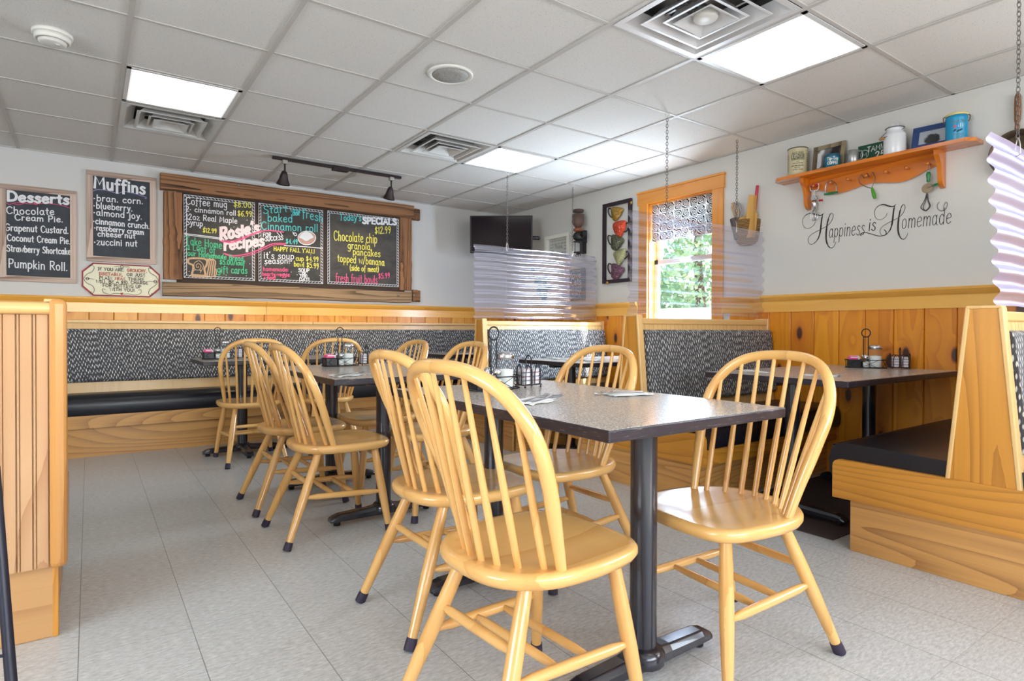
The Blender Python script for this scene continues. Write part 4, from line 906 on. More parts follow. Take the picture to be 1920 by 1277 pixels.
def caddy(x, y, rz, tbl, z=0.75, k=1.0, jar_cap=1, sweet=True):
    """wire condiment caddy, its jar, shakers, packets; and the jelly rack next to it"""
    C0, S0 = math.cos(rz), math.sin(rz)
    def w(a, b): return (x + a * C0 - b * S0, y + a * S0 + b * C0, z)
    r = thing('condiment_caddy', 'black wire caddy with a tall ring handle ' + tbl, 'caddy', (x, y, z), rz, 'wire condiment caddies')
    mb = MB(); L, Wd = 0.115, 0.058
    def oval(h, s=1.0, n=28): return [(L * s * math.copysign(abs(math.cos(t)) ** .75, math.cos(t)), Wd * s * math.copysign(abs(math.sin(t)) ** .75, math.sin(t)), h) for t in [2 * PI * i / n for i in range(n)]]
    mb.tube(oval(.006), .0026, 6, True); mb.tube(oval(.055, 1.03), .0026, 6, True)
    b0, b1 = oval(.006), oval(.055, 1.03)
    for i in range(0, 28, 4):
        mb.tube([b0[i], b1[(i + 3) % 28]], .0013, 5); mb.tube([b0[(i + 3) % 28], b1[i]], .0013, 5)
    for i in range(-2, 3): mb.tube([(i * .04, -Wd * .93, .006), (i * .04, Wd * .93, .006)], .0016, 5)
    mb.build('basket', black_wire, r)
    mb = MB(); hz = .205
    mb.tube([(-.013, 0, .006), (-.013, 0, hz)], .0032, 8); mb.tube([(.013, 0, .006), (.013, 0, hz)], .0032, 8)
    mb.tube([(.024 * math.sin(t), 0, hz + .02 + .026 * -math.cos(t)) for t in [2 * PI * i / 20 for i in range(20)]], .0034, 8, True); mb.build('ring_handle', black_wire, r)
    # jar
    j = thing('sugar_jar', 'chrome-lidded glass sugar jar in the caddy ' + tbl, 'jar', w(.052, -.004)[:2] + (z + .008,), rz, 'glass sugar jars')
    mb = MB(); n = 32; prof = [(.033, 0), (.0355, .004), (.0355, .075), (.034, .1), (.031, .118)]; vs = []; fs = []
    for R, h in prof:
        for q in range(n): rr = R * (1 + (.02 if q % 2 and h > .003 and h < .11 else 0)); vs.append((rr * math.cos(2 * PI * q / n), rr * math.sin(2 * PI * q / n), h))
    for i in range(len(prof) - 1):
        for q in range(n): fs.append((i * n + q, i * n + (q + 1) % n, (i + 1) * n + (q + 1) % n, (i + 1) * n + q))
    mb.add(vs, fs, True).build('glass', jar_glass, j)
    MB().lathe([(.031, .003), (.033, .006), (.033, .072), (.001, .076)], seg=24).build('sugar', sugar_m, j)
    MB().lathe([(.035, .113), (.037, .115), (.037, .13), (.031, .14), (.012, .144), (.001, .145)], seg=28).build('lid', chrome, j)
    for nm, a, b, fill, lab in (('salt_shaker', -.002, -.028, sugar_m, 'glass salt shaker in the caddy '), ('pepper_shaker', -.006, .03, plain('pepper', (96, 84, 74), 0.9), 'glass pepper shaker in the caddy ')):
        s = thing(nm, lab + tbl, 'shaker', w(a, b)[:2] + (z + .008,), rz, 'glass shakers in the caddies')
        MB().lathe([(.017, 0), (.0185, .003), (.0185, .05), (.014, .06)], seg=8).build('glass', jar_glass, s)
        MB().lathe([(.015, .002), (.0165, .004), (.0165, .036), (.001, .037)], seg=12).build('filling', fill, s)
        MB().lathe([(.0155, .056), (.0165, .06), (.0165, .072), (.009, .08), (.001, .082)], seg=16).build('cap', chrome, s)
    t = thing('packet_tray', 'small black sweetener tray in the caddy ' + tbl, 'tray', w(-.066, 0)[:2] + (z + .008,), rz, 'black sweetener trays')
    mb = MB()
    for a, b in (((-.037, -.04, 0), (.037, .04, .003)), ((-.037, -.04, 0), (-.034, .04, .05)), ((.034, -.04, 0), (.037, .04, .05)), ((-.037, -.04, 0), (.037, -.037, .05)), ((-.037, .037, 0), (.037, .04, .05))): mb.box(a, b)
    mb.build('tray', plain('tray_black', (26, 24, 30), 0.35), t)
    pal = [(236, 70, 140), (240, 238, 240), (236, 90, 150), (206, 214, 244), (240, 80, 140), (238, 236, 236)]
    names = ['bright pink', 'plain white', 'rose pink', 'pale blue', 'deep pink', 'off-white']
    for i in range(6):
        p = thing('sweetener_packet', names[i] + ' packet in the tray ' + tbl, 'packet', w(-.066 + (i % 2 - .5) * .012, -.03 + i * .0118)[:2] + (z + .0115,), rz + .1 * (i % 3 - 1), 'sweetener packets')
        MB().rbox((-.026, -.0025, 0), (.026, .0025, .056 + .006 * (i % 3)), .002).build('paper', plain('packet_%d' % i, pal[i], 0.6), p)
    # jelly rack
    q = w(.185, .012); r2 = thing('jelly_rack', 'small looped wire rack of jelly cups ' + tbl, 'rack', q, rz + .08, 'wire jelly racks')
    mb = MB()
    for a in (-1, 1): mb.tube([(-.05, a * .028, .012), (.05, a * .028, .012)], .0022, 6)
    for a in (-1, 1): mb.tube([(a * .05, -.028, .012), (a * .05, .028, .012)], .0022, 6)
    mb.tube([(0, -.028, .012), (0, .028, .012)], .0022, 6)
    for cx in (-.025, .025):
        for sy in (-1, 1):
            mb.tube(spline([(cx - .015, sy * .028, .012), (cx - .015, sy * .030, .07), (cx, sy * .031, .09), (cx + .015, sy * .030, .07), (cx + .015, sy * .028, .012)], 4), .0022, 6)
    for sx in (-1, 1): mb.tube(spline([(sx * .05, -.012, .012), (sx * .052, -.012, .08), (sx * .053, 0, .098), (sx * .052, .012, .08), (sx * .05, .012, .012)], 4), .0022, 6)
    mb.tube(spline([(0, -.02, .012), (0, -.015, .09), (0, -.018, .115), (0, 0, .134), (0, .018, .115), (0, .015, .09), (0, .02, .012)], 4), .003, 6)
    mb.build('frame', black_wire, r2)
    mb = MB()
    for sx in (-1, 1):
        for sy in (-1, 1): mb.lathe([(.001, 0), (.004, .002), (.0045, .005), (.001, .01)], (sx * .044, sy * .028, 0), 8)
    mb.build('foot', black_wire, r2)
    for i, cx in enumerate((-.025, .025)):
        for lv in range(4):
            C1, S1 = math.cos(rz + .08), math.sin(rz + .08)
            jc = thing('jelly_cup', ('%s jelly cup of the %s stack in the rack %s' % (['lowest', 'second-lowest', 'third', 'topmost'][lv], ['jar-side', 'outer'][i], tbl)), 'cup', (q[0] + cx * C1, q[1] + cx * S1, z + .0145 + lv * .0165), rz + .08, 'jelly portion cups')
            MB().rbox((-.017, -.022, 0), (.017, .022, .0125), .003).build('cup', plain('cup_white', (232, 226, 230), 0.4), jc)
            MB().box((-.0185, -.0235, .0125), (.0185, .0235, .0142)).build('lid', plain('cup_lid_%d' % ((lv + i) % 2), [(206, 214, 232), (226, 196, 206)][(lv + i) % 2], 0.35), jc)
caddy(1.315, 1.985, 0.02, 'on the four-chair table')
caddy(1.325, 3.80, 0.0, 'on the middle table')
caddy(4.02, 1.80, -1.05, 'on the booth table below shelf')
caddy(0.83, 5.20, 0.0, 'on the banquette table')
# ================================================================ chalkboards and signs on the back wall
CH = {k: plain('chalk_' + k, c, 0.95) for k, c in dict(white=(226, 228, 234), yellow=(222, 216, 96), teal=(96, 206, 206), green=(76, 190, 140), pink=(222, 92, 136), rose=(236, 214, 220), lilac=(150, 140, 190), brick=(206, 84, 120)).items()}
board_blue = slate('slate_blue', (26, 34, 48), (44, 56, 70)); board_black = slate('slate_black', (26, 26, 26), (66, 62, 58))
whitewash = wood('whitewashed', (206, 186, 174), (130, 104, 92), 'z', rings=8, stretch=0.05, rough=0.85, coat=0, pore=0.85, contrast=0.8)
whitewash_x = wood('whitewashed', (206, 186, 174), (130, 104, 92), 'x', rings=8, stretch=0.05, rough=0.85, coat=0, pore=0.85, contrast=0.8)
def rect_back(pts, y):
    P = [on_y(u, v, y) for u, v in pts]; xs, zs = sorted(p.x for p in P), sorted(p.z for p in P)
    return (xs[0] + xs[1]) / 2, (xs[-1] + xs[-2]) / 2, (zs[0] + zs[1]) / 2, (zs[-1] + zs[-2]) / 2
def C1(x, y): return (x / 3.9917, 280 + y / 3.9917)          # photo survey sheets
def C2(x, y): return (290 + x / 3.6226, 300 + y / 3.6226)
def rows(Cf, k, L): return [(t,) + Cf(a, b) + Cf(c, d) + (h / k,) for (t, a, b, c, d, h) in L]
def menu_board(name, label, pts, fw, body, extra):
    y = YB - 0.004; x0, x1, z0, z1 = rect_back(pts, YB - 0.02); r = thing(name, label, 'chalkboard', ((x0 + x1) / 2, YB, (z0 + z1) / 2))
    yf = YB - 0.026
    MB().rbox((x0, yf, z1 - fw), (x1, YB - .002, z1), .004).build('frame_rail', whitewash_x, r, True); MB().rbox((x0, yf, z0), (x1, YB - .002, z0 + fw), .004).build('frame_rail', whitewash_x, r, True)
    MB().rbox((x0, yf, z0 + fw * .9), (x0 + fw, YB - .002, z1 - fw * .9), .004).build('frame_stile', whitewash, r, True); MB().rbox((x1 - fw, yf, z0 + fw * .9), (x1, YB - .002, z1 - fw * .9), .004).build('frame_stile', whitewash, r, True)
    yb = YB - 0.016; MB().box((x0 + fw * .7, yb, z0 + fw * .7), (x1 - fw * .7, YB - .003, z1 - fw * .7)).build('slate', board_blue, r, True)
    for col, w, L, lines in body:
        mb = MB()
        if L: letter_px(mb, rows(C1, 3.9917, L), 'y', yb, w)
        for pts_, lw in lines: line_px(mb, [C1(*p) for p in pts_], 'y', yb, lw)
        mb.build('chalk_lettering', CH[col], r, True)
    return r
menu_board('dessert_board', 'whitewashed framed chalkboard listing desserts', [(-2, 343), (144, 359), (143.4, 530.6), (-2, 527)], 0.044, [
    ('white', 4.2, [('Desserts', 50, 385, 515, 412, 70)], []),
    ('white', 1.7, [('Chocolate', 45, 482, 405, 492, 52), ('Cream Pie.', 108, 530, 470, 546, 44), ('Grapenut Custard.', 38, 608, 512, 632, 50), ('*Coconut Cream Pie.', 36, 682, 525, 710, 48), ('*Strawberry Shortcake', 34, 762, 528, 788, 48), ('*Pumpkin Roll.', 38, 882, 505, 910, 64)], []),
    ('brick', 1.4, [], [([(50, 400), (70, 412), (110, 402), (160, 400), (220, 408), (268, 408), (330, 405), (420, 412), (480, 425), (520, 440)], 1.2), ([(110, 408), (140, 415), (180, 404)], 1.2), ([(256, 404), (268, 412), (282, 404)], 2.5)])], None)
menu_board('muffin_board', 'whitewashed framed chalkboard listing muffins, above the cream motto sign', [C1(648, 150), C1(1170, 215), C1(1165, 865), C1(645, 832)], 0.046, [
    ('white', 4.0, [('Muffins', 702, 288, 1085, 336, 84)], []),
    ('white', 1.7, [('*bran. corn.', 700, 385, 1070, 410, 46), ('*blueberry.', 700, 440, 990, 465, 46), ('*almond joy.', 700, 492, 1062, 524, 46), ('*cinnamon crunch.', 698, 556, 1118, 596, 44), ('*raspberry cream', 706, 604, 1076, 640, 40), ('cheese nut', 730, 650, 1012, 668, 40), ('*zuccini nut', 704, 714, 1026, 728, 48)], []),
    ('lilac', 1.4, [], [([(698, 312), (730, 302), (790, 306), (850, 322), (885, 330), (930, 316), (1000, 330), (1060, 348), (1095, 362), (1085, 370)], 1.3)])], None)
# cream motto plaque
yb = YB - 0.012; o8 = [C1(*p) for p in ((612, 886), (665, 845), (1145, 873), (1197, 915), (1195, 1072), (1142, 1108), (668, 1096), (612, 1042))]
W8 = [on_y(u, v, yb) for u, v in o8]; cx = sum(p.x for p in W8) / 8; cz = sum(p.z for p in W8) / 8
x0, x1 = min(p.x for p in W8), max(p.x for p in W8); z0, z1 = sum(W8[i].z for i in (5, 6)) / 2, sum(W8[i].z for i in (1, 2)) / 2; c_ = 0.075
r = thing('motto_sign', 'cream eight-sided plaque with a red edge and a hand-lettered motto, below the muffin board', 'sign', (cx, YB, cz))
def octo(x0, x1, z0, z1, c, y): return [(x0 + c, y, z0), (x1 - c, y, z0), (x1, y, z0 + c), (x1, y, z1 - c), (x1 - c, y, z1), (x0 + c, y, z1), (x0, y, z1 - c), (x0, y, z0 + c)]
MB().prism(octo(x0, x1, z0, z1, c_, YB - .002), (0, -.008, 0)).build('red_edge', plain('plaque_red', (150, 34, 50), 0.5), r, True)
MB().prism(octo(x0 + .011, x1 - .011, z0 + .011, z1 - .011, c_ - .003, YB - .003), (0, -.0092, 0)).build('plaque', plain('plaque_cream', (232, 228, 204), 0.6), r, True)
ink, red = plain('ink', (66, 60, 58), 0.8), plain('ink_red', (172, 66, 52), 0.8); ys = YB - .0125
mb = MB(); letter_px(mb, rows(C1, 3.9917, [('IF YOU ARE', 733, 905, 925, 914, 22), ('OR JUST', 948, 949, 1088, 954, 22), ('PLAIN', 742, 973, 840, 976, 22), (', THERE', 932, 980, 1080, 986, 22), ('WILL BE A $10. CHARGE', 718, 1000, 1108, 1012, 22), ('FOR PUTTING UP', 768, 1028, 1056, 1040, 22), ('WITH YOU!', 820, 1058, 1006, 1066, 22)]), 'y', ys, 1.05)
for P in ([(680, 862), (668, 872), (690, 868), (705, 885), (690, 915), (650, 935), (628, 968), (650, 1000), (690, 1020), (706, 1050), (695, 1075), (672, 1075), (684, 1066)], [(1140, 888), (1120, 895), (1135, 882), (1112, 892), (1125, 925), (1165, 950), (1183, 985), (1160, 1020), (1125, 1045), (1112, 1075), (1125, 1094), (1145, 1085), (1130, 1080)], [(788, 1048), (768, 1045), (775, 1070), (820, 1085), (860, 1078), (895, 1080)], [(1035, 1055), (1055, 1052), (1052, 1078), (1010, 1090), (965, 1082), (925, 1084)], [(855, 878), (895, 878)], [(928, 880), (968, 882)], [(640, 966), (705, 972)], [(1112, 988), (1175, 992)]): line_px(mb, [C1(*p) for p in P], 'y', ys, 0.8)
for (a, b) in ((912, 879), (655, 968), (1162, 990)): line_px(mb, [C1(a + 10 * math.cos(t), b + 10 * math.sin(t)) for t in [2 * PI * i / 10 for i in range(11)]], 'y', ys, 1.0)
mb.build('lettering', ink, r, True)
mb = MB(); letter_px(mb, rows(C1, 3.9917, [('GROUCHY,', 950, 916, 1098, 922, 22), ('IRRITABLE,', 740, 943, 918, 949, 22), ('MEAN', 860, 976, 936, 980, 22)]), 'y', ys, 1.05); line_px(mb, [C1(*p) for p in ((905, 1078), (911, 1086), (918, 1078))], 'y', ys, 2.2); mb.build('red_lettering', red, r, True)
# specials board in old barn timber
def B2(x, y, dy=0.03): return on_y(*C2(x, y), YB - dy)
yb = YB - .03
def P2(y, *q): return [on_y(*C2(*p), y) for p in q]
r = thing('specials_board', 'wide three-panel chalkboard in a rough barn-timber frame, showing coffee, soup and specials', 'chalkboard', (1.55, YB, 1.7))
barn_grey = wood('barn_grey', (158, 130, 100), (58, 44, 32), 'x', rings=14, stretch=0.05, rough=0.85, coat=0.0, pore=0.6, contrast=0.8, scale=5.0)
def beam(name, q, th, ax):
    P = P2(YB - th, *q); xs = sorted(p.x for p in P); zs = sorted(p.z for p in P); a, b, c, d = (xs[0] + xs[1]) / 2, (xs[2] + xs[3]) / 2, (zs[0] + zs[1]) / 2, (zs[2] + zs[3]) / 2
    n = 14; rnd = random.Random(hash_(name + ax) + int(a * 100)); vs = []; along_x = ax == 'x'
    L0, L1, s0, s1 = (a, b, c, d) if along_x else (c, d, a, b)
    for i in range(n + 1):
        l = L0 + (L1 - L0) * i / n; e0, e1 = s0 + rnd.uniform(-.004, .004), s1 + rnd.uniform(-.004, .004)
        for (q_, y) in ((e0, YB - .002), (e1, YB - .002), (e1 - .006, YB - th + rnd.uniform(-.003, .003)), (e0 + .006, YB - th + rnd.uniform(-.003, .003))): vs.append((l, y, q_) if along_x else (q_, y, l))
    fs = [(i * 4 + j, i * 4 + (j + 1) % 4, (i + 1) * 4 + (j + 1) % 4, (i + 1) * 4 + j) for i in range(n) for j in range(4)] + [(0, 1, 2, 3), (n * 4 + 3, n * 4 + 2, n * 4 + 1, n * 4)]
    MB().add(vs, fs).build(name, barn_grey if name == 'bottom_beam' else barn(ax), r, True, weld=True); return a, b, c, d
beam('side_beam', [(55, 205), (193, 225), (193, 808), (65, 812)], .045, 'z')
beam('side_beam', [(1668, 388), (1750, 395), (1750, 890), (1660, 880)], .045, 'z')
ta = beam('top_beam', [(38, 85), (1762, 302), (1762, 388), (40, 205)], .075, 'x')
ba = beam('bottom_beam', [(55, 810), (1750, 905), (1745, 972), (58, 920)], .06, 'x')
beam('beam_end', [(1755, 325), (1803, 333), (1803, 412), (1755, 405)], .04, 'x')
beam('beam_end', [(1755, 880), (1803, 884), (1803, 965), (1755, 962)], .04, 'x')
for q in ((570, 172), (1657, 920), (1772, 918), (1772, 362)):
    p = P2(YB - .066, q)[0]; MB().lathe([(.014, 0), (.013, -.006), (.001, -.009)], (p.x, YB - (.06 if q[0] == 1657 else .075 if q[0] == 570 else .04), p.z), 12, axis='y').build('bolt_head', plain('bolt_grey', (150, 144, 136), 0.4, 0.7), r, True)
MB().box((B2(150, 500).x, YB - .02, ba[3] - .03), (B2(1700, 600).x, YB - .002, ta[2] + .03)).build('backing', plain('backing_dark', (58, 44, 36), 0.8), r, True)
PAN = [((196, 228), (682, 292), (680, 822), (196, 800)), ((703, 290), (1143, 342), (1146, 846), (706, 820)), ((1172, 345), (1662, 398), (1655, 860), (1172, 846))]
for q in PAN:
    P = P2(yb, *q); a = (P[0].x + P[3].x) / 2; b = (P[1].x + P[2].x) / 2; c = (P[2].z + P[3].z) / 2; d = (P[0].z + P[1].z) / 2
    s = MB().box((a, yb, c), (b, YB - .012, d)).build('slate', board_black, r, True)
    mb = MB(); e = .016
    def rr(i): return [(a + i, yb, c + i), (b - i, yb, c + i), (b - i, yb, d - i), (a + i, yb, d - i), (a + i, yb, c + i)]
    for i in (.003, e + .008):
        for p, q_ in zip(rr(i)[:-1], rr(i)[1:]): mb.ribbon([p, q_], .0035, BACKN, .001)
    L = b - a; H_ = d - c; n = int(L / .03)
    for k in range(n): x = a + .005 + k * L / n; mb.ribbon([(x, yb, d - .004), (x + .018, yb, d - e - .007)], .004, BACKN, .001); mb.ribbon([(x, yb, c + .004), (x + .018, yb, c + e + .007)], .003, BACKN, .001)
    n = int(H_ / .03)
    for k in range(n): z = c + .005 + k * H_ / n; mb.ribbon([(b - .004, yb, z), (b - e - .007, yb, z + .018)], .004, BACKN, .001); mb.ribbon([(a + .004, yb, z), (a + e + .007, yb, z + .018)], .003, BACKN, .001)
    mb.build('chalk_border', CH['white'], r, True)
k2 = 3.6226
def chalk(col, w, L=(), lines=(), dots=()):
    mb = MB(); letter_px(mb, rows(C2, k2, L), 'y', yb, w)
    for pts, lw in lines: line_px(mb, [C2(*p) for p in pts], 'y', yb, lw)
    for (a, b) in dots:
        p = on_y(*C2(a, b), yb); mb.ribbon([p, p + Vector((.004, 0, .003))], .005, BACKN, .0012)
    mb.build('chalk_lettering', CH[col], r, True)
rnd = random.Random(5)
dots = [(rnd.uniform(215, 650), rnd.uniform(300, 470) + 0) for _ in range(26)] + [(rnd.uniform(225, 650), rnd.uniform(600, 800)) for _ in range(26)] + [(rnd.uniform(740, 1120), rnd.uniform(620, 815)) for _ in range(24)]
chalk('white', 1.4, [('Coffee mug', 210, 300, 492, 325, 48), ('2* cinnamon roll', 210, 348, 552, 378, 34), ('12oz Real Maple', 212, 402, 560, 432, 38), ('Syrup', 212, 440, 326, 452, 40), ('FOR', 735, 522, 790, 520, 26), ('SUCCESS', 750, 552, 872, 542, 28), ("it's soup", 740, 668, 946, 674, 44), ('season!', 745, 706, 918, 702, 40), ('SOUP', 975, 760, 1050, 763, 24), ('OF', 1002, 780, 1026, 780, 16), ('THE', 985, 799, 1035, 799, 20), ('DAY!', 982, 822, 1050, 822, 22)],
      [([(205, 500), (440, 530), (470, 545)], 1.6), ([(205, 508), (440, 538)], 1.2), ([(880, 582), (1000, 588), (1140, 600)], 1.6), ([(940, 500), (955, 495), (965, 510), (950, 512), (938, 488)], 1.4), ([(830, 492), (850, 515)], 1.2), ([(850, 488), (866, 510)], 1.2)], dots)
chalk('rose', 5.4, [("Rosie's", 442, 545, 706, 492, 78)]); chalk('rose', 4.6, [('recipes', 470, 612, 742, 580, 74)])
chalk('yellow', 1.45, [('$8.00', 535, 318, 656, 325, 36), ('$6.99', 562, 380, 658, 385, 36), ('$12.99', 326, 492, 420, 497, 30), ("HAPPY FALL Y'ALL!", 808, 616, 1086, 634, 27), ('cup $4.99', 958, 683, 1112, 690, 32), ('bowl $5.99', 945, 722, 1114, 737, 34), ('$12.99', 1494, 502, 1602, 496, 46), ('Chocolate chip', 1215, 545, 1510, 568, 64), ('granola,', 1310, 602, 1474, 612, 48), ('pancakes', 1345, 644, 1532, 658, 46), ('topped w/banana', 1240, 690, 1560, 718, 48), ('(side of meat)', 1325, 750, 1522, 762, 38)])
chalk('teal', 1.55, [('Start', 735, 366, 900, 352, 50), ('WITH', 922, 356, 986, 360, 20), ('OUR', 937, 376, 982, 376, 20), ('fresh', 1000, 386, 1142, 424, 60), ('baked', 765, 416, 936, 424, 52), ('Cinnamon roll', 722, 472, 1108, 488, 52), ('$4.49', 890, 568, 970, 572, 32), ("Today's", 1255, 410, 1402, 414, 42)])
chalk('white', 3.6, [('SPECIALS', 1410, 430, 1640, 440, 40)])
chalk('green', 1.5, [('Take Home', 210, 572, 456, 604, 52), ('a Loaf of', 215, 606, 412, 636, 46), ('our Homemade Bread', 222, 648, 602, 688, 34), ('$5.00/loaf', 440, 708, 612, 716, 30), ('gift cards', 425, 766, 628, 772, 46)])
chalk('pink', 1.35, [('homemade:', 735, 752, 908, 757, 26), ('hearty-veggie', 730, 786, 916, 792, 26), ('+ beef', 740, 808, 822, 811, 24), ('fresh fruit bowls', 1228, 826, 1512, 840, 56), ('$5.99', 1518, 806, 1596, 800, 34)],
      [([(450, 552), (520, 560), (600, 535), (680, 500), (760, 480), (875, 490)], 2.2), ([(455, 545), (530, 550), (610, 520), (700, 488), (780, 476), (875, 488)], 1.2), ([(470, 635), (540, 650), (640, 635), (730, 600), (800, 570), (890, 568)], 2.2), ([(480, 643), (560, 660), (660, 642), (750, 605), (810, 578), (890, 576)], 1.2)])
# chalk drawings: bread loaf, cinnamon bun
mb = MB()
for P in ([(252, 780), (262, 720), (230, 700), (232, 672), (280, 668), (340, 672), (356, 690), (352, 715), (338, 740), (342, 782), (300, 784), (252, 780)],):
    line_px(mb, [C2(*p) for p in P], 'y', yb, 3.6)
for i in range(4): line_px(mb, [C2(*p) for p in ((345 + i * 16, 672), (370 + i * 14, 690), (366 + i * 14, 730), (356 + i * 16, 785))], 'y', yb, 2.2)
line_px(mb, [C2(294 + (4 + t * 3.3) * math.cos(t * 1.25), 722 + (4 + t * 3.8) * math.sin(t * 1.25)) for t in range(12)], 'y', yb, 1.2); line_px(mb, [C2(*p) for p in ((252, 790), (340, 795), (412, 786), (416, 740))], 'y', yb, 2.0)
mb.build('bread_drawing', plain('chalk_tan', (196, 164, 132), 0.95), r, True)
mb = MB(); P = [on_y(*C2(1033 + 58 * math.cos(t), 530 + 44 * math.sin(t)), yb - .001) for t in [2 * PI * i / 24 for i in range(24)]]; mb.add(P, [list(range(24))]); mb.build('bun_drawing', plain('chalk_bun', (188, 150, 140), 0.95), r, True)
mb = MB(); P = [on_y(*C2(1030 + (46 + 5 * math.sin(5 * t)) * math.cos(t), 518 + (28 + 4 * math.cos(4 * t)) * math.sin(t)), yb - .002) for t in [2 * PI * i / 28 for i in range(28)]]; mb.add(P, [list(range(28))])
line_px(mb, [C2(1033 + 60 * math.cos(t), 530 + 46 * math.sin(t)) for t in [2 * PI * i / 24 for i in range(25)]], 'y', yb - .001, 1.4); mb.build('icing_drawing', CH['white'], r, True)
# ================================================================ right wall decor
X = XR
r = thing('television', 'black flat television in the far corner above the plastic screen', 'television', (3.72, 5.47, 2.04), 0)
r.rotation_euler = (math.radians(2), 0, math.radians(-37))   # screen faces the room
MB().rbox((-.345, -.02, -.205), (.345, .025, .205), .008).build('casing', plain('tv_black', (24, 20, 24), 0.35), r)
MB().box((-.33, -.0212, -.185), (.33, -.019, .192)).build('screen', plain('tv_screen', (24, 12, 18), 0.15, 0, 0.25), r)
MB().rbox((-.10, .025, -.1), (.10, .10, .1), .005).tube([(0, .09, 0), (.05, .30, 0), (.42, .34, 0)], .022, 10).build('wall_bracket', black_metal, r)
def frame_r(name, label, cat, y0, y1, z0, z1, fw, dep, mat, group=None):
    r = thing(name, label, cat, (X, (y0 + y1) / 2, (z0 + z1) / 2), 0, group); mb = MB()
    for a, b in (((y0, z1 - fw), (y1, z1)), ((y0, z0), (y1, z0 + fw)), ((y0, z0 + fw), (y0 + fw, z1 - fw)), ((y1 - fw, z0 + fw), (y1, z1 - fw))): mb.rbox((X - dep, a[0], a[1]), (X - .001, b[0], b[1]), .003)
    mb.build('frame', mat, r, True); return r
r = frame_r('shadow_box', 'deep white framed picture with small grey lettering, left of the wall coffee grinder', 'picture', 4.90, 5.32, 1.70, 2.04, 0.04, 0.06, plain('frame_white', (228, 226, 216), 0.5))
MB().box((X - .02, 4.93, 1.73), (X - .004, 5.29, 2.01)).build('print', plain('print_paper', (198, 200, 194), 0.7), r, True)
mb = MB(); rnd = random.Random(3); grey = plain('print_ink', (116, 116, 112), 0.8)
for i in range(7):
    for k in range(5):
        if 2 <= i <= 3 and 1 <= k <= 3: continue
        y = 5.245 - k * .058; z = 1.97 - i * .034; write(mb, ''.join(rnd.choice('aceimnorstu') for _ in range(4)), (X - .0215, y, z), (X - .0215, y - .045, z), .018, .0022, RIGHTN)
write(mb, 'thank', (X - .0215, 5.17, 1.89), (X - .0215, 5.04, 1.885), .05, .004, RIGHTN); mb.build('lettering', grey, r, True)
# wall-mounted coffee grinder
r = thing('coffee_grinder', 'antique wall coffee grinder with a glass hopper of beans and a glass catch cup', 'grinder', (X, 4.70, 2.0)); g0 = (X - .10, 4.70, 0)
beans = plain('coffee_beans', (84, 50, 34), 0.6, noise=0.5, nscale=120); iron = plain('cast_iron', (42, 38, 40), 0.5, 0.4)
MB().lathe([(.03, 2.05), (.064, 2.085), (.07, 2.10), (.07, 2.19), (.06, 2.205), (.05, 2.215)], g0, 24).build('glass_hopper', jar_glass, r, True)
MB().lathe([(.028, 2.055), (.06, 2.09), (.064, 2.10), (.065, 2.19), (.001, 2.195)], g0, 20).build('beans', beans, r, True)
MB().lathe([(.056, 2.213), (.058, 2.218), (.058, 2.24), (.001, 2.243)], g0, 24).build('lid', plain('lid_brown', (70, 50, 44), 0.5), r, True)
MB().lathe([(.02, 2.005), (.05, 2.02), (.052, 2.035), (.028, 2.055)], g0, 18).build('wood_collar', plain('collar_brown', (128, 74, 44), 0.5), r, True)
mb = MB(); mb.lathe([(.018, 1.91), (.05, 1.935), (.058, 1.965), (.04, 2.0), (.02, 2.01)], g0, 18); mb.tube([(X - .1, 4.70, 1.965), (X - .1, 4.615, 1.975), (X - .1, 4.60, 1.975)], [.024, .018, .03], 12); mb.box((X - .07, 4.67, 1.90), (X - .002, 4.73, 2.03)); mb.tube([(X - .1, 4.70, 1.965), (X - .1, 4.79, 1.97)], [.02, .004], 10); mb.build('grinder_body', iron, r, True)
MB().lathe([(.038, 1.80), (.042, 1.805), (.044, 1.905)], g0, 20).build('catch_cup', jar_glass, r, True)
mb = MB(); mb.lathe([(.05, 1.905), (.05, 1.912)], g0, 20); mb.lathe([(.05, 1.792), (.05, 1.80)], g0, 20)
for s in (-1, 1): mb.tube([(X - .1, 4.70 + s * .048, 1.795), (X - .1, 4.70 + s * .048, 1.91)], .004, 6); mb.tube(spline([(X - .1, 4.70 + s * .01, 1.79), (X - .1, 4.70 + s * .035, 1.77), (X - .1, 4.70 + s * .03, 1.755)], 3), .005, 6)
mb.tube([(X - .1, 4.70, 1.80), (X - .1, 4.70, 1.755)], .008, 8); mb.box((X - .06, 4.68, 1.79), (X - .002, 4.72, 1.91)); mb.build('cup_holder', iron, r, True)
# cats sign
r = thing('love_sign', 'small grey rounded sign with white brush lettering, below the wall coffee grinder', 'sign', (X, 4.80, 1.47))
MB().rbox((X - .03, 4.685, 1.30), (X - .001, 4.925, 1.64), .012, 3).build('board', plain('sign_grey', (96, 98, 98), 0.7, noise=0.2, nscale=14), r, True)
mb = MB(); xs = X - .0305
for t, ya, yb2, z, c, w in (('YOU CAN', 4.88, 4.74, 1.60, .022, .003), ('love', 4.89, 4.73, 1.545, .06, .007), ('Cats', 4.89, 4.73, 1.465, .075, .008), ('AND ALMOST', 4.89, 4.72, 1.425, .024, .0035), ('NO OTHER', 4.88, 4.73, 1.39, .024, .0035), ('PEOPLE', 4.88, 4.74, 1.353, .028, .004)): write(mb, t, (xs, ya, z), (xs, yb2, z), c, w, RIGHTN)
mb.ribbon(spline([(xs, 4.88, 1.33), (xs, 4.84, 1.34), (xs, 4.80, 1.325), (xs, 4.76, 1.34), (xs, 4.73, 1.33)], 4), .003, RIGHTN, .001); mb.build('lettering', CH['white'], r, True)
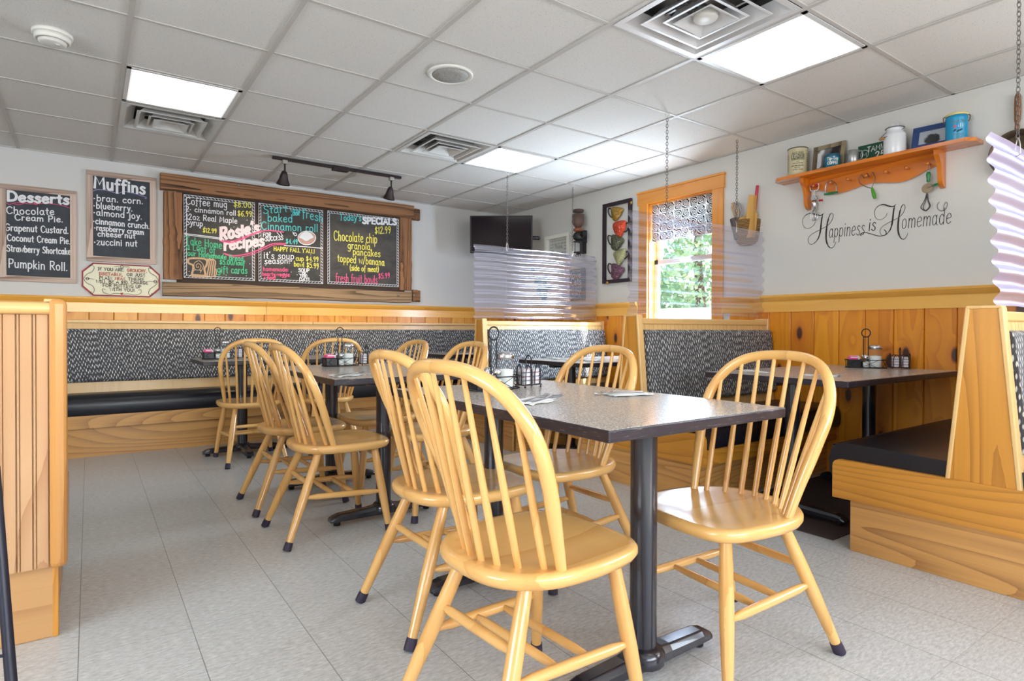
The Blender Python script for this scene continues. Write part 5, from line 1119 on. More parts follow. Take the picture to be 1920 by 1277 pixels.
# teal wall piece behind the far screen
r = thing('teal_wall_decor', 'teal slanted wall ornament seen through the farthest plastic screen', 'ornament', (3.6, YB, 1.52))
mb = MB()
for (u, v, w_, h_) in ((1000, 505, 12, 14), (1006, 527, 14, 12), (1012, 545, 13, 12), (1026, 520, 10, 12), (1030, 538, 14, 14), (1020, 560, 14, 12)):
    p = on_x(u, v, X - .01); mb.rbox((X - .02, p.y - .035, p.z - .03), (X - .001, p.y + .035, p.z + .03), .005)
pt = on_x(1016, 535, X); r.location = (X, pt.y, pt.z); mb.box((X - .012, pt.y - .1, pt.z - .12), (X - .001, pt.y + .08, pt.z + .11)); mb.build('ornament', plain('teal_paint', (40, 130, 160), 0.6), r, True)
# stacked-cup metal wall art
r = frame_r('cup_wall_art', 'dark metal framed wall art of five stacked teacups', 'wall art', 4.03, 4.415, 1.455, 2.255, 0.035, 0.03, plain('art_metal', (58, 46, 54), 0.45, 0.5))
def K3(x, y): return (1130 + x / 7.3, 365 + y / 7.3)
cups = [('gold', (150, 112, 22), [(128, 168), (280, 185), (262, 250), (222, 318), (180, 360), (138, 345), (122, 250)], [(126, 200), (84, 190), (76, 240), (100, 290), (130, 315)]),
        ('red', (196, 62, 22), [(142, 390), (300, 348), (322, 400), (310, 470), (255, 572), (218, 580), (160, 520)], [(318, 400), (350, 385), (352, 440), (325, 500), (295, 510)]),
        ('olive', (74, 76, 50), [(134, 545), (290, 600), (262, 680), (205, 755), (170, 765), (122, 740), (120, 650)], [(124, 570), (78, 560), (72, 610), (95, 670), (124, 695)]),
        ('sage', (150, 148, 104), [(150, 792), (300, 732), (322, 790), (300, 880), (232, 965), (205, 960), (162, 870)], [(318, 790), (350, 770), (348, 830), (300, 880)]),
        ('plum', (92, 52, 72), [(140, 940), (298, 1000), (262, 1090), (200, 1165), (180, 1170), (118, 1130), (120, 1030)], [(128, 960), (84, 945), (70, 1000), (90, 1060), (122, 1095)])]
for nm, c, O, Hn in cups:
    P = [on_x(*K3(*p), X - .02) for p in O]; cp = spline(P, 3, True); cen = sum(P, Vector((0, 0, 0))) / len(P); n = len(cp)
    vs = [p.copy() for p in cp] + [cen + (p - cen) * .8 + Vector((-.018, 0, 0)) for p in cp] + [cen + Vector((-.026, 0, 0))]
    fs = [(i, (i + 1) % n, n + (i + 1) % n, n + i) for i in range(n)] + [(n + i, n + (i + 1) % n, 2 * n) for i in range(n)]
    tm = NT('cup_' + nm); vo = tm.n('TexNoise', {'Vector': tm.coord(), 'Scale': 55.0, 'Detail': 2.0, 'Distortion': 2.0}); L_ = lin(c); tm.set(tm.b.inputs['Base Color'], tm.ramp(vo.outputs[0], [(0.4, L_), (0.6, [min(1, q * 1.5 + .03) for q in L_]), (0.66, [min(1, q + .35) for q in L_])])); tm.pr(Roughness=0.35, Metallic=0.5); tm.bump(vo.outputs[0], 0.6, 0.01)
    o = MB().add(vs, fs, True).build('cup', tm.m, r, True)
    h = MB().tube(spline([on_x(*K3(*p), X - .022) for p in Hn], 4), .006, 6).build('cup_handle', plain('cup_handle', (56, 46, 46), 0.45, 0.5), r, True)
mb = MB()
for p in ((60, 1205), (388, 110)): q = on_x(*K3(*p), X - .032); mb.lathe([(.016, 0), (.012, -.006), (.001, -.008)], (X - .03, q.y, q.z), 12, axis='x')
mb.build('brass_stud', plain('brass', (196, 156, 70), 0.3, 0.8), r, True)
# wall basket with old kitchen tools
wick = NT('wicker'); wv = wick.n('TexWave', {'Vector': wick.coord(), 'Scale': 28.0, 'Distortion': 2.5}, bands_direction='Z'); wn2 = wick.n('TexNoise', {'Vector': wick.coord(), 'Scale': 90.0}); wick.set(wick.b.inputs['Base Color'], wick.ramp(wick.math('ADD', wick.math('MULTIPLY', wv.outputs[0], .6), wick.math('MULTIPLY', wn2.outputs[0], .4)), [(0.3, lin((92, 62, 34))), (0.7, lin((186, 144, 84)))])); wick.pr(Roughness=0.8); wick.bump(wv.outputs[0], 0.8, 0.01)
r = thing('wall_basket', 'round-bottomed wicker basket hung on the wall between the window and the shelf', 'basket', (X, 2.795, 1.76))
mb = MB(); vs = []; fs = []; n = 20
prof = [(.095, 1.85), (.1, 1.835), (.096, 1.80), (.09, 1.74), (.078, 1.69), (.055, 1.668), (.01, 1.662)]
for R, z in prof:
    for i in range(n): a = PI * i / (n - 1); vs.append((X - .004 - R * 1.0 * math.sin(a), 2.795 + R * 1.03 * math.cos(a), z))
for i in range(len(prof) - 1):
    for j in range(n - 1): fs.append((i * n + j, i * n + j + 1, (i + 1) * n + j + 1, (i + 1) * n + j))
    fs.append((i * n + n - 1, i * n, (i + 1) * n, (i + 1) * n + n - 1))
o = mb.add(vs, fs, True).build('weave', wick.m, r, True); o.modifiers.new('t', 'SOLIDIFY').thickness = 0.006
MB().tube([(X - .004 - .1 * math.sin(PI * i / 15), 2.795 + .103 * math.cos(PI * i / 15), 1.85) for i in range(16)], .008, 8).build('rim', wick.m, r, True)
bw_ = wood('tool_wood', (214, 164, 84), (168, 116, 48), 'z', rings=6, stretch=.1, distort=3, rough=.5, coat=.1)
def tool(name, label, cat, y, x=0.05): return thing(name, label, cat, (X - x, y, 1.78), 0, None)
r = tool('rolling_pin', 'rolling pin with a thin red handle standing in the wall basket', 'rolling pin', 2.725); r.rotation_euler = (math.radians(7), 0, 0)
MB().tube([(0, 0, -.06), (0, 0, .0), (0, 0, .12)], [.024, .027, .026], 12).build('roller', bw_, r); MB().tube([(0, 0, .12), (0, 0, .15), (0, 0, .33)], [.010, .014, .011], 10).build('red_handle', plain('red_paint', (188, 24, 56), 0.35), r)
r = tool('wooden_scoop', 'flat yellow-brown wooden scoop block standing in the wall basket', 'scoop', 2.77, .085)
MB().prism([(0, -.068, -.07), (0, .055, -.07), (0, .055, .085), (0, .03, .098), (0, -.008, .098), (0, -.035, .26), (0, -.085, .25)], (.028, 0, 0)).build('blade', bw_, r, bevel=.004)
r = tool('wire_whisk', 'wire kitchen whisk standing in the wall basket', 'whisk', 2.83, .06); r.rotation_euler = (math.radians(-6), 0, 0)
mb = MB()
for i in range(4): a = i * PI / 4; mb.tube(spline([(0, 0, .06), (.03 * math.cos(a), .03 * math.sin(a), .15), (.02 * math.cos(a), .02 * math.sin(a), .21), (0, 0, .225), (-.02 * math.cos(a), -.02 * math.sin(a), .21), (-.03 * math.cos(a), -.03 * math.sin(a), .15), (0, 0, .06)], 4), .0018, 5)
mb.build('wires', steel, r); MB().tube([(0, 0, -.07), (0, 0, .065)], .009, 8).build('handle', plain('tool_dark', (62, 50, 46), 0.5), r)
r = tool('metal_grater', 'dark metal grater leaning out of the wall basket', 'grater', 2.85, .07); r.rotation_euler = (math.radians(-14), 0, 0)
MB().tube([(0, 0, -.07), (0, 0, .10)], .034, 14).build('body', plain('grater_metal', (92, 82, 80), 0.4, 0.6, noise=.5, nscale=60), r)
r = tool('wooden_masher', 'turned pale wooden masher leaning out of the wall basket', 'masher', 2.835, .03); r.rotation_euler = (math.radians(-18), 0, 0)
MB().lathe([(.012, -.08), (.012, .10), (.024, .12), (.028, .2), (.02, .225), (.012, .235), (.016, .245), (.001, .25)], seg=14).build('body', wood('masher_wood', (216, 186, 140), (150, 112, 74), 'z', rings=6, stretch=.1, distort=3, rough=.6, coat=0), r)
# ================================================================ shelf of kitchen antiques
SY0, SY1, SZ = 1.27, 2.50, 2.10; SD = 0.165
sx_, sy_, sz_ = shelfwood('x'), shelfwood('y'), shelfwood('z')
r = thing('peg_shelf', 'orange pine wall shelf with a scalloped peg board and two curved brackets', 'shelf', (X, (SY0 + SY1) / 2, SZ))
MB().prism([(X - .002, SY0, SZ - .022), (X - SD + .05, SY0, SZ - .022), (X - SD, SY0 + .04, SZ - .022), (X - SD, SY1 - .04, SZ - .022), (X - SD + .05, SY1, SZ - .022), (X - .002, SY1, SZ - .022)], (0, 0, .022)).build('top_board', sy_, r, True, bevel=.004)
bl = [(0, .0), (.115, .0), (.112, -.03), (.075, -.075), (.06, -.12), (.055, -.165), (.045, -.195), (.02, -.215), (0, -.22)]
for y in (SY0 + .20, SY1 - .20):
    MB().prism([(X - .003 - a, y - .013, SZ - .022 + b) for a, b in (bl[:2] + [(p.x, p.y) for p in spline([(a, b, 0) for a, b in bl[2:8]], 3)] + [bl[8]])], (0, .026, 0)).build('bracket', sz_, r, True, bevel=.003)
Ls = SY1 - SY0 - .42; ya = SY0 + .21; n = 48
low = [(ya + Ls * i / n, SZ - .022 - .085 - .035 * math.cos(2 * PI * (i / n) * 2 - PI) * (1 - .25 * math.cos(4 * PI * i / n))) for i in range(n + 1)]
low = [(ya + Ls * i / n, SZ - .022 - (.075 + .028 * (1 - math.cos(2 * PI * ((i / n * 1.0) % 1.0) * 2)) + .035 * math.exp(-((i / n - .5) / .17) ** 2) - .0 )) for i in range(n + 1)]
mb = MB(); vs = []
for (y, z) in low: vs += [(X - .003, y, z), (X - .023, y, z), (X - .023, y, SZ - .022), (X - .003, y, SZ - .022)]
fs = [(i * 4 + j, i * 4 + (j + 1) % 4, (i + 1) * 4 + (j + 1) % 4, (i + 1) * 4 + j) for i in range(n) for j in range(4)] + [(0, 1, 2, 3), (n * 4 + 3, n * 4 + 2, n * 4 + 1, n * 4)]
mb.add(vs, fs).build('peg_board', sy_, r, True, weld=True)
PEG = [SY1 - .26 - i * .118 for i in range(7)]
for y in PEG: MB().lathe([(.006, 0), (.0065, -.028), (.005, -.034), (.010, -.042), (.011, -.05), (.006, -.055), (.001, -.056)], (X - .022, y, SZ - .085), 12, axis='x').build('peg', sy_, r, True)
XS = X - .085
def writecyl(mb, text, c, rad, z, cap, w, facing, width):
    """letters wrapped round an upright can of radius RAD"""
    gap = 9; tot = sum(G[t][0] + gap for t in text) - gap; k = width / tot; x = -width / 2
    for t in text:
        for st in glyph_strokes(t):
            pts = []
            for q in st:
                a = facing + (x + q.x * k) / rad; pts.append(Vector((c[0] + (rad + .0008) * math.cos(a), c[1] + (rad + .0008) * math.sin(a), z + q.y / 100 * cap)))
            if len(pts) < 2: continue
            nrm = Vector((pts[len(pts) // 2].x - c[0], pts[len(pts) // 2].y - c[1], 0)).normalized()
            mb.ribbon(pts, w, nrm, .0003)
        x += (G[t][0] + gap) * k
FACE = math.radians(180 + 29)     # towards the room centre
# soap tin
yc = 2.345; r = thing('soap_tin', 'large cream printed soap tin at the window end of the shelf', 'tin', (XS, yc, SZ), 0, None); R = .066
MB().lathe([(R - .002, 0), (R, .003), (R, .19), (R - .002, .195)], (XS, yc, SZ), 32).build('body', plain('tin_cream', (198, 188, 152), 0.45, noise=.08, nscale=12), r, True)
MB().tube([(XS + R * math.cos(t), yc + R * math.sin(t), SZ + .195) for t in [2 * PI * i / 32 for i in range(32)]], .003, 6, True).build('rim', plain('rim_brown', (84, 70, 60), 0.4, .5), r, True)
mb = MB(); c = (XS, yc)
for t, z, cap, wd in (('HAND SOAP', .150, .012, .075), ('LEADER', .118, .024, .088), ('WATERLESS CLEANER', .104, .008, .085), ('FOR', .09, .007, .02), ('MECHANICS PAINTERS', .079, .006, .07), ('BLUE BIRD COMPANY', .060, .008, .08), ('BOSTON', .047, .007, .04), ('LOWELL MASS', .033, .008, .065)): writecyl(mb, t, c, R, SZ + z, cap, cap * .14, FACE, wd)
for z in (.115, .146): mb.ribbon([(XS + (R + .001) * math.cos(FACE + a), yc + (R + .001) * math.sin(FACE + a), SZ + z) for a in [-.7 + .14 * i for i in range(11)]], .002, Vector((math.cos(FACE), math.sin(FACE), 0)))
for side in (-1.25, 1.25):
    for i in range(9): writecyl(mb, 'soap soap', c, R, SZ + .035 + i * .014, .006, .001, FACE + side, .035)
mb.build('lettering', plain('tin_ink', (44, 40, 34), 0.7), r, True)
# photo frames
def leaning(name, label, y, w, h, fw, mat, inner, back, tilt=12, yaw=0, d=.018):
    r = thing(name, label, 'picture frame', (X - .055, y, SZ), 0); r.rotation_euler = (0, math.radians(tilt), math.radians(yaw)); mb = MB()
    for a, b in (((-w / 2, h - fw), (w / 2, h)), ((-w / 2, 0), (w / 2, fw)), ((-w / 2, fw), (-w / 2 + fw, h - fw)), ((w / 2 - fw, fw), (w / 2, h - fw))): mb.rbox((-d, a[0], a[1] + .001), (0, b[0], b[1]), .002)
    mb.build('frame', mat, r); MB().box((-d * .6, -w / 2 + fw * .8, fw * .8), (-.003, w / 2 - fw * .8, h - fw * .8)).build('photo', inner, r); return r
ph = NT('old_photo'); pn = ph.n('TexNoise', {'Vector': ph.coord((9, 9, 5)), 'Scale': 1.2, 'Detail': 1.0}); ph.set(ph.b.inputs['Base Color'], ph.ramp(pn.outputs[0], [(0.42, lin((36, 34, 36))), (0.52, lin((120, 118, 120))), (0.56, lin((214, 214, 216)))])); ph.pr(Roughness=.3)
leaning('photo_frame', 'weathered grey wooden photo frame behind the teal coffee tin', 2.14, .22, .19, .03, wood('grey_frame', (148, 132, 104), (92, 78, 58), 'z', rings=8, stretch=.05, distort=5, rough=.7, coat=0), ph.m, None, 8)
# coffee tin
yc = 2.085; xc = X - .115; R = .048; r = thing('coffee_tin', 'short teal coffee tin with white lettering on the shelf', 'tin', (xc, yc, SZ)); tealm = plain('tin_teal', (24, 112, 140), 0.35)
MB().lathe([(R, 0), (R, .082), (R - .001, .086), (R - .004, .09), (.001, .092)], (xc, yc, SZ), 28).build('body', tealm, r, True)
MB().lathe([(R + .001, .07), (R + .0025, .073), (R + .0025, .082), (R + .001, .085)], (xc, yc, SZ), 28, cap=False).build('lid_rim', plain('tin_teal_dark', (16, 80, 104), 0.35), r, True)
mb = MB(); writecyl(mb, 'Tip-Top', (xc, yc), R, SZ + .044, .022, .0032, FACE + .05, .070); writecyl(mb, 'COFFEE', (xc, yc), R, SZ + .016, .019, .0038, FACE + .05, .066); mb.build('lettering', plain('tin_white', (232, 230, 220), .6), r, True)
# tin mug
yc = 1.955; xc = X - .10; r = thing('tin_mug', 'crinkled silver tin mug with a round handle on the shelf', 'mug', (xc, yc, SZ)); gal = plain('galvanised', (168, 170, 170), 0.35, 0.75, noise=.3, nscale=40)
MB().lathe([(.034, 0), (.038, .004), (.035, .045), (.037, .088), (.035, .09), (.033, .045), (.033, .006), (.001, .005)], (xc, yc, SZ), 22, cap=False).build('body', gal, r, True)
MB().tube(spline([(xc, yc - .036, SZ + .075), (xc - .01, yc - .06, SZ + .072), (xc - .012, yc - .066, SZ + .048), (xc - .008, yc - .058, SZ + .024), (xc, yc - .035, SZ + .02)], 5), .0045, 8).build('handle', gal, r, True)
# green town plate
r = thing('town_plate', 'dark green rectangular plate with white raised letters, half hidden by the white milk can', 'sign', (X - .02, 1.82, SZ)); r.rotation_euler = (0, math.radians(6), 0)
MB().rbox((-.002, -.145, .0), (0.001, .145, .135), .0008).build('plate', plain('plate_green', (14, 76, 56), 0.4), r)
mb = MB(); write(mb, 'TAMWORTH', (-.0025, .085, .082), (-.0025, -.14, .082), .034, .0055, RIGHTN); write(mb, '250', (-.0025, .035, .024), (-.0025, -.065, .024), .048, .008, RIGHTN)
mb.ribbon([(-.0025, .10 + .025 * math.cos(t), .07 + .03 * math.sin(t)) for t in [2 * PI * i / 20 for i in range(21)]], .003, RIGHTN, .0015); write(mb, 'M', (-.0025, .115, .055), (-.0025, .085, .055), .026, .004, RIGHTN); mb.build('raised_lettering', plain('plate_white', (224, 226, 218), .5), r)
# white enamel milk can
yc = 1.70; xc = X - .105; r = thing('milk_can', 'white enamel milk can with a wire bail and wooden grip', 'can', (xc, yc, SZ)); enam = plain('enamel', (222, 224, 228), 0.2)
MB().lathe([(.060, 0), (.062, .004), (.062, .118), (.058, .130), (.047, .14), (.046, .162), (.049, .165)], (xc, yc, SZ), 32).build('body', enam, r, True)
MB().lathe([(.051, .163), (.052, .168), (.04, .176), (.001, .182)], (xc, yc, SZ), 28).build('lid', enam, r, True)
mb = MB(); mb.tube([(xc + .052 * math.cos(t), yc + .052 * math.sin(t), SZ + .166) for t in [2 * PI * i / 28 for i in range(28)]], .0025, 6, True); mb.build('dark_rim', plain('rim_navy', (40, 38, 52), .3), r, True)
MB().tube(spline([(xc, yc - .018, SZ + .178), (xc, yc - .014, SZ + .2), (xc, yc + .014, SZ + .2), (xc, yc + .018, SZ + .178)], 4), .003, 6).build('lid_loop', enam, r, True)
B = spline([(xc + .0, yc - .052, SZ + .155), (xc - .03, yc - .03, SZ + .135), (xc - .058, yc + .02, SZ + .112), (xc - .055, yc + .052, SZ + .105), (xc - .03, yc + .075, SZ + .115), (xc - .0, yc + .05, SZ + .155)], 5)
MB().tube(B, .0018, 6).build('bail', plain('bail_wire', (70, 62, 60), .4, .6), r, True)
MB().tube([B[12], B[14], B[17], B[19]], [.006, .0095, .0095, .006], 10).build('wooden_grip', plain('grip_wood', (176, 130, 84), .5), r, True)
ph2 = NT('dog_photo'); pc = ph2.n('TexCoord'); sp2 = ph2.n('SeparateXYZ', {0: pc.outputs['Object']}); nn = ph2.n('TexNoise', {'Vector': ph2.coord(), 'Scale': 60.0, 'Detail': 3.0})
e1 = ph2.math('SQRT', ph2.math('ADD', ph2.math('POWER', ph2.math('DIVIDE', sp2.outputs[1], .042), 2.0), ph2.math('POWER', ph2.math('DIVIDE', ph2.math('SUBTRACT', sp2.outputs[2], .065), .04), 2.0)))
mk = ph2.n('MapRange', {'Value': ph2.math('ADD', e1, ph2.math('MULTIPLY', nn.outputs[0], .5)), 'From Min': 1.1, 'From Max': 1.3}); ph2.set(ph2.b.inputs['Base Color'], ph2.mix(mk.outputs[0], ph2.mix(nn.outputs[0], lin((10, 10, 12)), lin((80, 78, 80))), lin((176, 182, 192)))); ph2.pr(Roughness=.3)
leaning('photo_frame', 'blue photo frame with a black-and-white animal picture, beside the bright blue canister', 1.515, .215, .165, .036, plain('frame_blue', (44, 70, 122), .35), ph2.m, None, 20, 6)
# blue canister
yc = 1.375; xc = X - .09; R = .053; r = thing('canister', 'tall bright blue clamp-lid canister at the far end of the shelf from the window', 'canister', (xc, yc, SZ)); blu = plain('canister_blue', (26, 148, 196), 0.35)
MB().lathe([(R, 0), (R + .001, .003), (R + .001, .128), (R + .003, .131), (R + .003, .137), (R + .001, .14), (R + .001, .15)], (xc, yc, SZ), 32).build('body', blu, r, True)
MB().lathe([(R + .003, .15), (R + .004, .156), (R + .002, .162), (.001, .166)], (xc, yc, SZ), 32).build('lid', plain('lid_cream', (226, 206, 130), .4), r, True)
mb = MB()
for a in (FACE + 1.6, FACE - 1.6): q = Vector((math.cos(a), math.sin(a), 0)); p = Vector((xc, yc, SZ)) + q * (R + .004); mb.tube([p + Vector((0, 0, .158)), p + q * .008 + Vector((0, 0, .15)), p + q * .006 + Vector((0, 0, .125)), p + Vector((0, 0, .118))], .003, 6)
mb.build('clamp', plain('clamp_brass', (120, 100, 70), .4, .7), r, True)
def patch(nm, col, cols, lift=.0008):
    vs = []
    for a, zl, zh in cols:
        for z in (zl, zh): vs.append((xc + (R + lift) * math.cos(FACE + a), yc + (R + lift) * math.sin(FACE + a), SZ + z))
    MB().add(vs, [(2 * i, 2 * i + 2, 2 * i + 3, 2 * i + 1) for i in range(len(cols) - 1)]).build(nm, plain(nm + '_c', col, .5), r, True)
patch('printed_boat', (226, 228, 236), [(-.12, .079, .080), (-.02, .0765, .087), (.08, .075, .096), (.16, .0745, .0965), (.24, .0745, .097), (.32, .0745, .0972), (.4, .075, .094), (.48, .078, .088), (.56, .083, .086)])
patch('printed_flower', (196, 92, 120), [(-.34 + .15 * math.cos(t), .081 - .0085 * math.sin(t), .081 + .0085 * math.sin(t)) for t in [PI * (1 - i / 10) for i in range(11)]], .0014)
for a0, z0 in ((-.35, .058), (-.05, .053), (.2, .058)): patch('printed_leaf', (12, 58, 66), [(a0 + .15 * math.cos(t) , z0 - .0055 * math.sin(t) + .004 * math.cos(t), z0 + .0055 * math.sin(t) + .004 * math.cos(t)) for t in [PI * (1 - i / 8) for i in range(9)]], .0014)
mb = MB(); writecyl(mb, 'Royal Blue', (xc, yc), R, SZ + .103, .016, .0014, FACE + .02, .075); writecyl(mb, 'Biscuits', (xc, yc), R, SZ + .03, .012, .0014, FACE + .02, .06); writecyl(mb, 'finest', (xc, yc), R, SZ + .018, .006, .001, FACE, .03)
mb.build('lettering', plain('canister_ink', (124, 132, 70), .6), r, True)
# tools hanging from the pegs
def peg(i): return Vector((X - .052, PEG[i], SZ - .085))
whm = plain('paint_white', (226, 222, 214), .4); grn = plain('paint_green', (22, 120, 66), .35); lgrn = plain('paint_leaf', (70, 150, 40), .3); rdm = plain('paint_red', (178, 20, 32), .35)
p = peg(0); r = thing('egg_beater', 'chrome egg beater with a red crank knob, on the peg nearest the window', 'egg beater', p)
mb = MB(); mb.tube(spline([(0, .03, .012), (0, .031, -.012), (0, .02, -.03), (0, -.02, -.03), (0, -.031, -.012), (0, -.03, .012)], 4), .0028, 6); mb.tube([(0, .03, .012), (0, -.03, .012)], .0028, 6); mb.build('loop_handle', whm, r)
MB().tube([(0, .027, .004), (0, -.027, .004)], .009, 10).build('red_grip', rdm, r)
mb = MB(); mb.tube([(0, 0, -.03), (0, 0, -.09)], .004, 8); mb.lathe([(.02, -.006), (.02, .006)], (-.004, 0, -.085), 16, axis='x'); mb.lathe([(.010, -.105), (.016, -.10), (.018, -.12), (.014, -.17), (.008, -.172)], seg=12); mb.tube([(-.008, 0, -.085), (-.012, -.045, -.11)], .0025, 6); mb.build('gear_body', chrome, r)
mb = MB()
for i in range(4): a = i * PI / 4; mb.tube(spline([(.005 * math.cos(a), .005 * math.sin(a), -.165), (.024 * math.cos(a), .024 * math.sin(a), -.2), (.02 * math.cos(a), .02 * math.sin(a), -.235), (0, 0, -.245), (-.02 * math.cos(a), -.02 * math.sin(a), -.235), (-.024 * math.cos(a), -.024 * math.sin(a), -.2), (-.005 * math.cos(a), -.005 * math.sin(a), -.165)], 4), .002, 5)
mb.build('beater', chrome, r); MB().tube([(-.012, -.042, -.11), (-.012, -.066, -.112)], .007, 10).build('crank_knob', rdm, r)
p = peg(1) + Vector((0, -.0, 0)); r = thing('pastry_blender', 'wire pastry blender with a green bar handle, on the second peg from the window', 'pastry blender', p)
mb = MB()
for k in range(3): mb.tube(spline([(-.004 * k, .038, -.07), (-.004 * k, .036, -.02), (-.004 * k, .018, .012), (-.004 * k, -.012, .012), (-.004 * k, -.036, -.02), (-.004 * k, -.038, -.07)], 4), .0018, 5)
mb.build('wire_loops', steel, r); MB().tube([(-.004, .045, -.072), (-.004, .02, -.073), (-.004, -.02, -.073), (-.004, -.045, -.072)], [.007, .0085, .0085, .007], 10).build('green_handle', grn, r)
p = peg(3); r = thing('potato_masher', 'zigzag wire potato masher with a light green handle, in the middle of the pegs', 'masher', p)
mb = MB(); zz = []
for i in range(7): zz.append((.0, .052 - i * .0165, .0 + (.018 if i % 2 else -.012)))
mb.tube(spline(zz, 4), .0022, 6); mb.tube(spline([(0, .052, -.01), (0, .045, -.04), (-.004, .0, -.075), (-.006, -.032, -.088)], 4), .0022, 6); mb.tube(spline([(0, -.047, -.01), (0, -.048, -.04), (-.004, -.034, -.075), (-.006, -.033, -.09)], 4), .0022, 6); mb.build('wire', plain('masher_wire', (96, 84, 78), .4, .7), r)
MB().tube([(-.006, -.032, -.085), (-.006, -.036, -.1), (-.007, -.046, -.135), (-.008, -.053, -.16)], [.006, .009, .0125, .0095], 12).build('light_green_handle', lgrn, r)
p = peg(6); r = thing('rotary_beater', 'worn egg beater with a dark green handle, at the canister end of the pegs', 'egg beater', p)
MB().tube(spline([(0, .004, .008), (0, .008, -.03), (0, .0, -.055), (0, -.006, -.03), (0, -.004, .008)], 4), .001, 5).build('hanging_string', plain('string', (180, 170, 150), .8), r)
MB().lathe([(.006, -.112), (.010, -.106), (.009, -.09), (.012, -.075), (.0125, -.062), (.008, -.05), (.001, -.048)], seg=14).build('green_handle', grn, r)
mb = MB(); mb.lathe([(.028, -.003), (.030, 0), (.028, .003)], (-.006, .004, -.15), 24, axis='x'); mb.tube([(0, 0, -.11), (0, .004, -.185)], .005, 8); mb.tube([(-.01, 0, -.148), (-.014, -.032, -.14)], .003, 6); mb.build('gear_wheel', plain('worn_metal', (150, 132, 108), .45, .6, noise=.3, nscale=50), r)
MB().tube([(-.014, -.03, -.14), (-.014, -.056, -.136)], [.006, .0085], 10).build('crank_knob', grn, r)
mb = MB()
for k, (w_, dx) in enumerate(((.03, 0), (.02, .006), (.026, -.006))): mb.tube(spline([(dx, .006, -.18), (dx, .006 + w_ * .5, -.225), (dx, .01 + w_, -.26), (dx, .014, -.285), (dx, .012 - w_ * .8, -.262), (dx, .006 - w_ * .2, -.22), (dx, .004, -.18)], 4), .0026, 6)
mb.build('beater_blade', plain('dark_steel', (80, 74, 76), .35, .7), r)
# skillet
yk = 1.0; pt_ = on_x(1908, 178, X - .03); r = thing('frying_pan', 'old dark frying pan with a wooden handle hung on the wall past the shelf', 'pan', (X, pt_.y, 2.0)); yp = pt_.y
MB().lathe([(.10, 0), (.125, -.04), (.128, -.04), (.104, .002), (.001, .003)], (X - .006, yp - .0, 1.985), 40, axis='x', cap=False).build('pan', plain('pan_dark', (88, 74, 60), .45, .6, noise=.2, nscale=8), r, True)
MB().tube([(X - .03, yp, 2.105), (X - .03, yp, 2.15), (X - .028, yp, 2.17), (X - .026, yp, 2.25), (X - .026, yp, 2.30), (X - .026, yp, 2.318)], [.013, .011, .015, .0165, .0145, .008], 10).build('wooden_handle', plain('pan_handle', (132, 84, 42), .5, noise=.25, nscale=14), r, True)
MB().tube([(X - .002, yp, 2.315), (X - .045, yp, 2.32)], .003, 6).build('nail', steel, r, True)
# ================================================================ wall lettering "Happiness is Homemade"
r = thing('wall_lettering', 'black script wall decal about happiness, below the peg shelf', 'lettering', (X, 1.87, 1.69))
inkb = plain('decal_black', (46, 38, 42), .6)
def D(x, y): return (1520 + x / 6.857, 360 + y / 6.857)
bigH = [(985, 275), (962, 318), (905, 356), (850, 345), (822, 290), (832, 222), (880, 176), (940, 162), (1000, 180), (1060, 188), (1098, 160)]
stem = [(1082, 172), (1066, 250), (1052, 380), (1030, 470), (990, 530), (940, 562), (900, 540), (896, 482), (940, 432), (1040, 376), (1130, 330), (1190, 270), (1216, 200), (1198, 160), (1170, 190), (1142, 290), (1126, 420), (1130, 520), (1158, 588), (1195, 608), (1230, 582), (1252, 530)]
wb = [.8, .8, .8, .8, .8, .9, 1.3, 2.2, 2.6, 1.8, .8]; wst = [1.4, 2.6, 3.0, 2.2, 1.3, .9, .8, .8, .8, 1.0, 1.0, .9, .8, .8, 1.4, 2.4, 3.0, 2.8, 1.8, 1.1, .9, .7]
xw = X - .0006
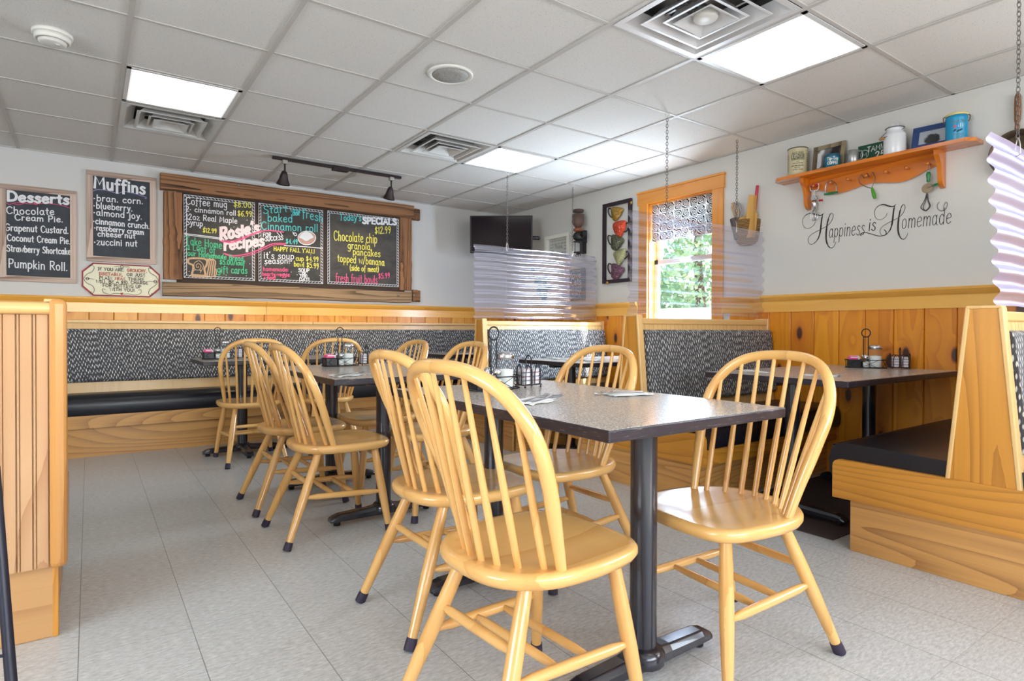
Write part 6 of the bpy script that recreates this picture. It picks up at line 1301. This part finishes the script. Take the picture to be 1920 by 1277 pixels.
for dx, dy in ((0, 0), (-925, 112)):
    mb = MB()
    for P, w_ in ((bigH, wb), (stem, wst)): line_px(mb, [D(a + dx, b + dy) for a, b in P], 'x', xw, w_, off=.0008)
    mb.build('capital_letter', inkb, r, True)
mb = MB()
def script(text, x0, y0, x1, y1, cap, w): letter_px(mb, [(text,) + D(x0, y0) + D(x1, y1) + (cap / 6.857,)], 'x', xw, w, slant=.12, wob=0, off=.0008)
script('appiness', 232, 592, 690, 546, 190, 1.05); mb.build('small_letters', inkb, r, True)
mb = MB(); script('is', 740, 500, 832, 494, 168, 1.6); mb.build('small_letters', inkb, r, True)
mb = MB(); script('omemade', 1162, 474, 1805, 404, 206, 1.1)
line_px(mb, [D(*p) for p in ((1655, 130), (1628, 170), (1640, 220), (1690, 245), (1740, 215), (1760, 160), (1745, 130), (1720, 160), (1705, 240))], 'x', xw, .9, off=.0008); mb.build('small_letters', inkb, r, True)
mb = MB(); line_px(mb, [D(*p) for p in ((650, 560), (640, 545), (690, 520), (760, 535), (870, 565), (930, 562), (968, 545), (970, 510), (948, 485))], 'x', xw, 1.4, off=.0008); mb.build('swash', inkb, r, True)
# ================================================================ black wire stand at the near left edge
r = thing('wire_stand', 'black metal wire stand at the very edge beside the half wall', 'rack', (-0.33, 1.55, 0))
nav = plain('stand_navy', (26, 26, 42), .45)
A0, A1 = on_y(22, 1290, 1.45), on_y(-6, 940, 1.52); dirv = (A1 - A0)
p0 = A0 - dirv * ((A0.z - 0.0) / dirv.z); p1 = A0 + dirv * ((0.72 - A0.z) / dirv.z)
sh = Vector((-.30, .12, 0)); MB().tube([p0, p1], .0095, 4).build('upright', nav, r, True); MB().tube([p0 + sh, p1 + sh], .0095, 4).build('upright', nav, r, True)
mb = MB()
for i in range(7): q = p0.lerp(p1, .1 + i * .14); mb.tube([q, q + sh], .003, 6)
mb.build('cross_wire', nav, r, True)
bk = Vector((-.12, .25, 0)); MB().tube([p1, p1 + Vector((0, 0.02, .01)), Vector(((p0 + bk).x, (p0 + bk).y, 0))], .006, 6).build('back_leg', nav, r, True); MB().tube([p1 + sh, Vector(((p0 + bk + sh).x, (p0 + bk + sh).y, 0))], .006, 6).build('back_leg', nav, r, True)
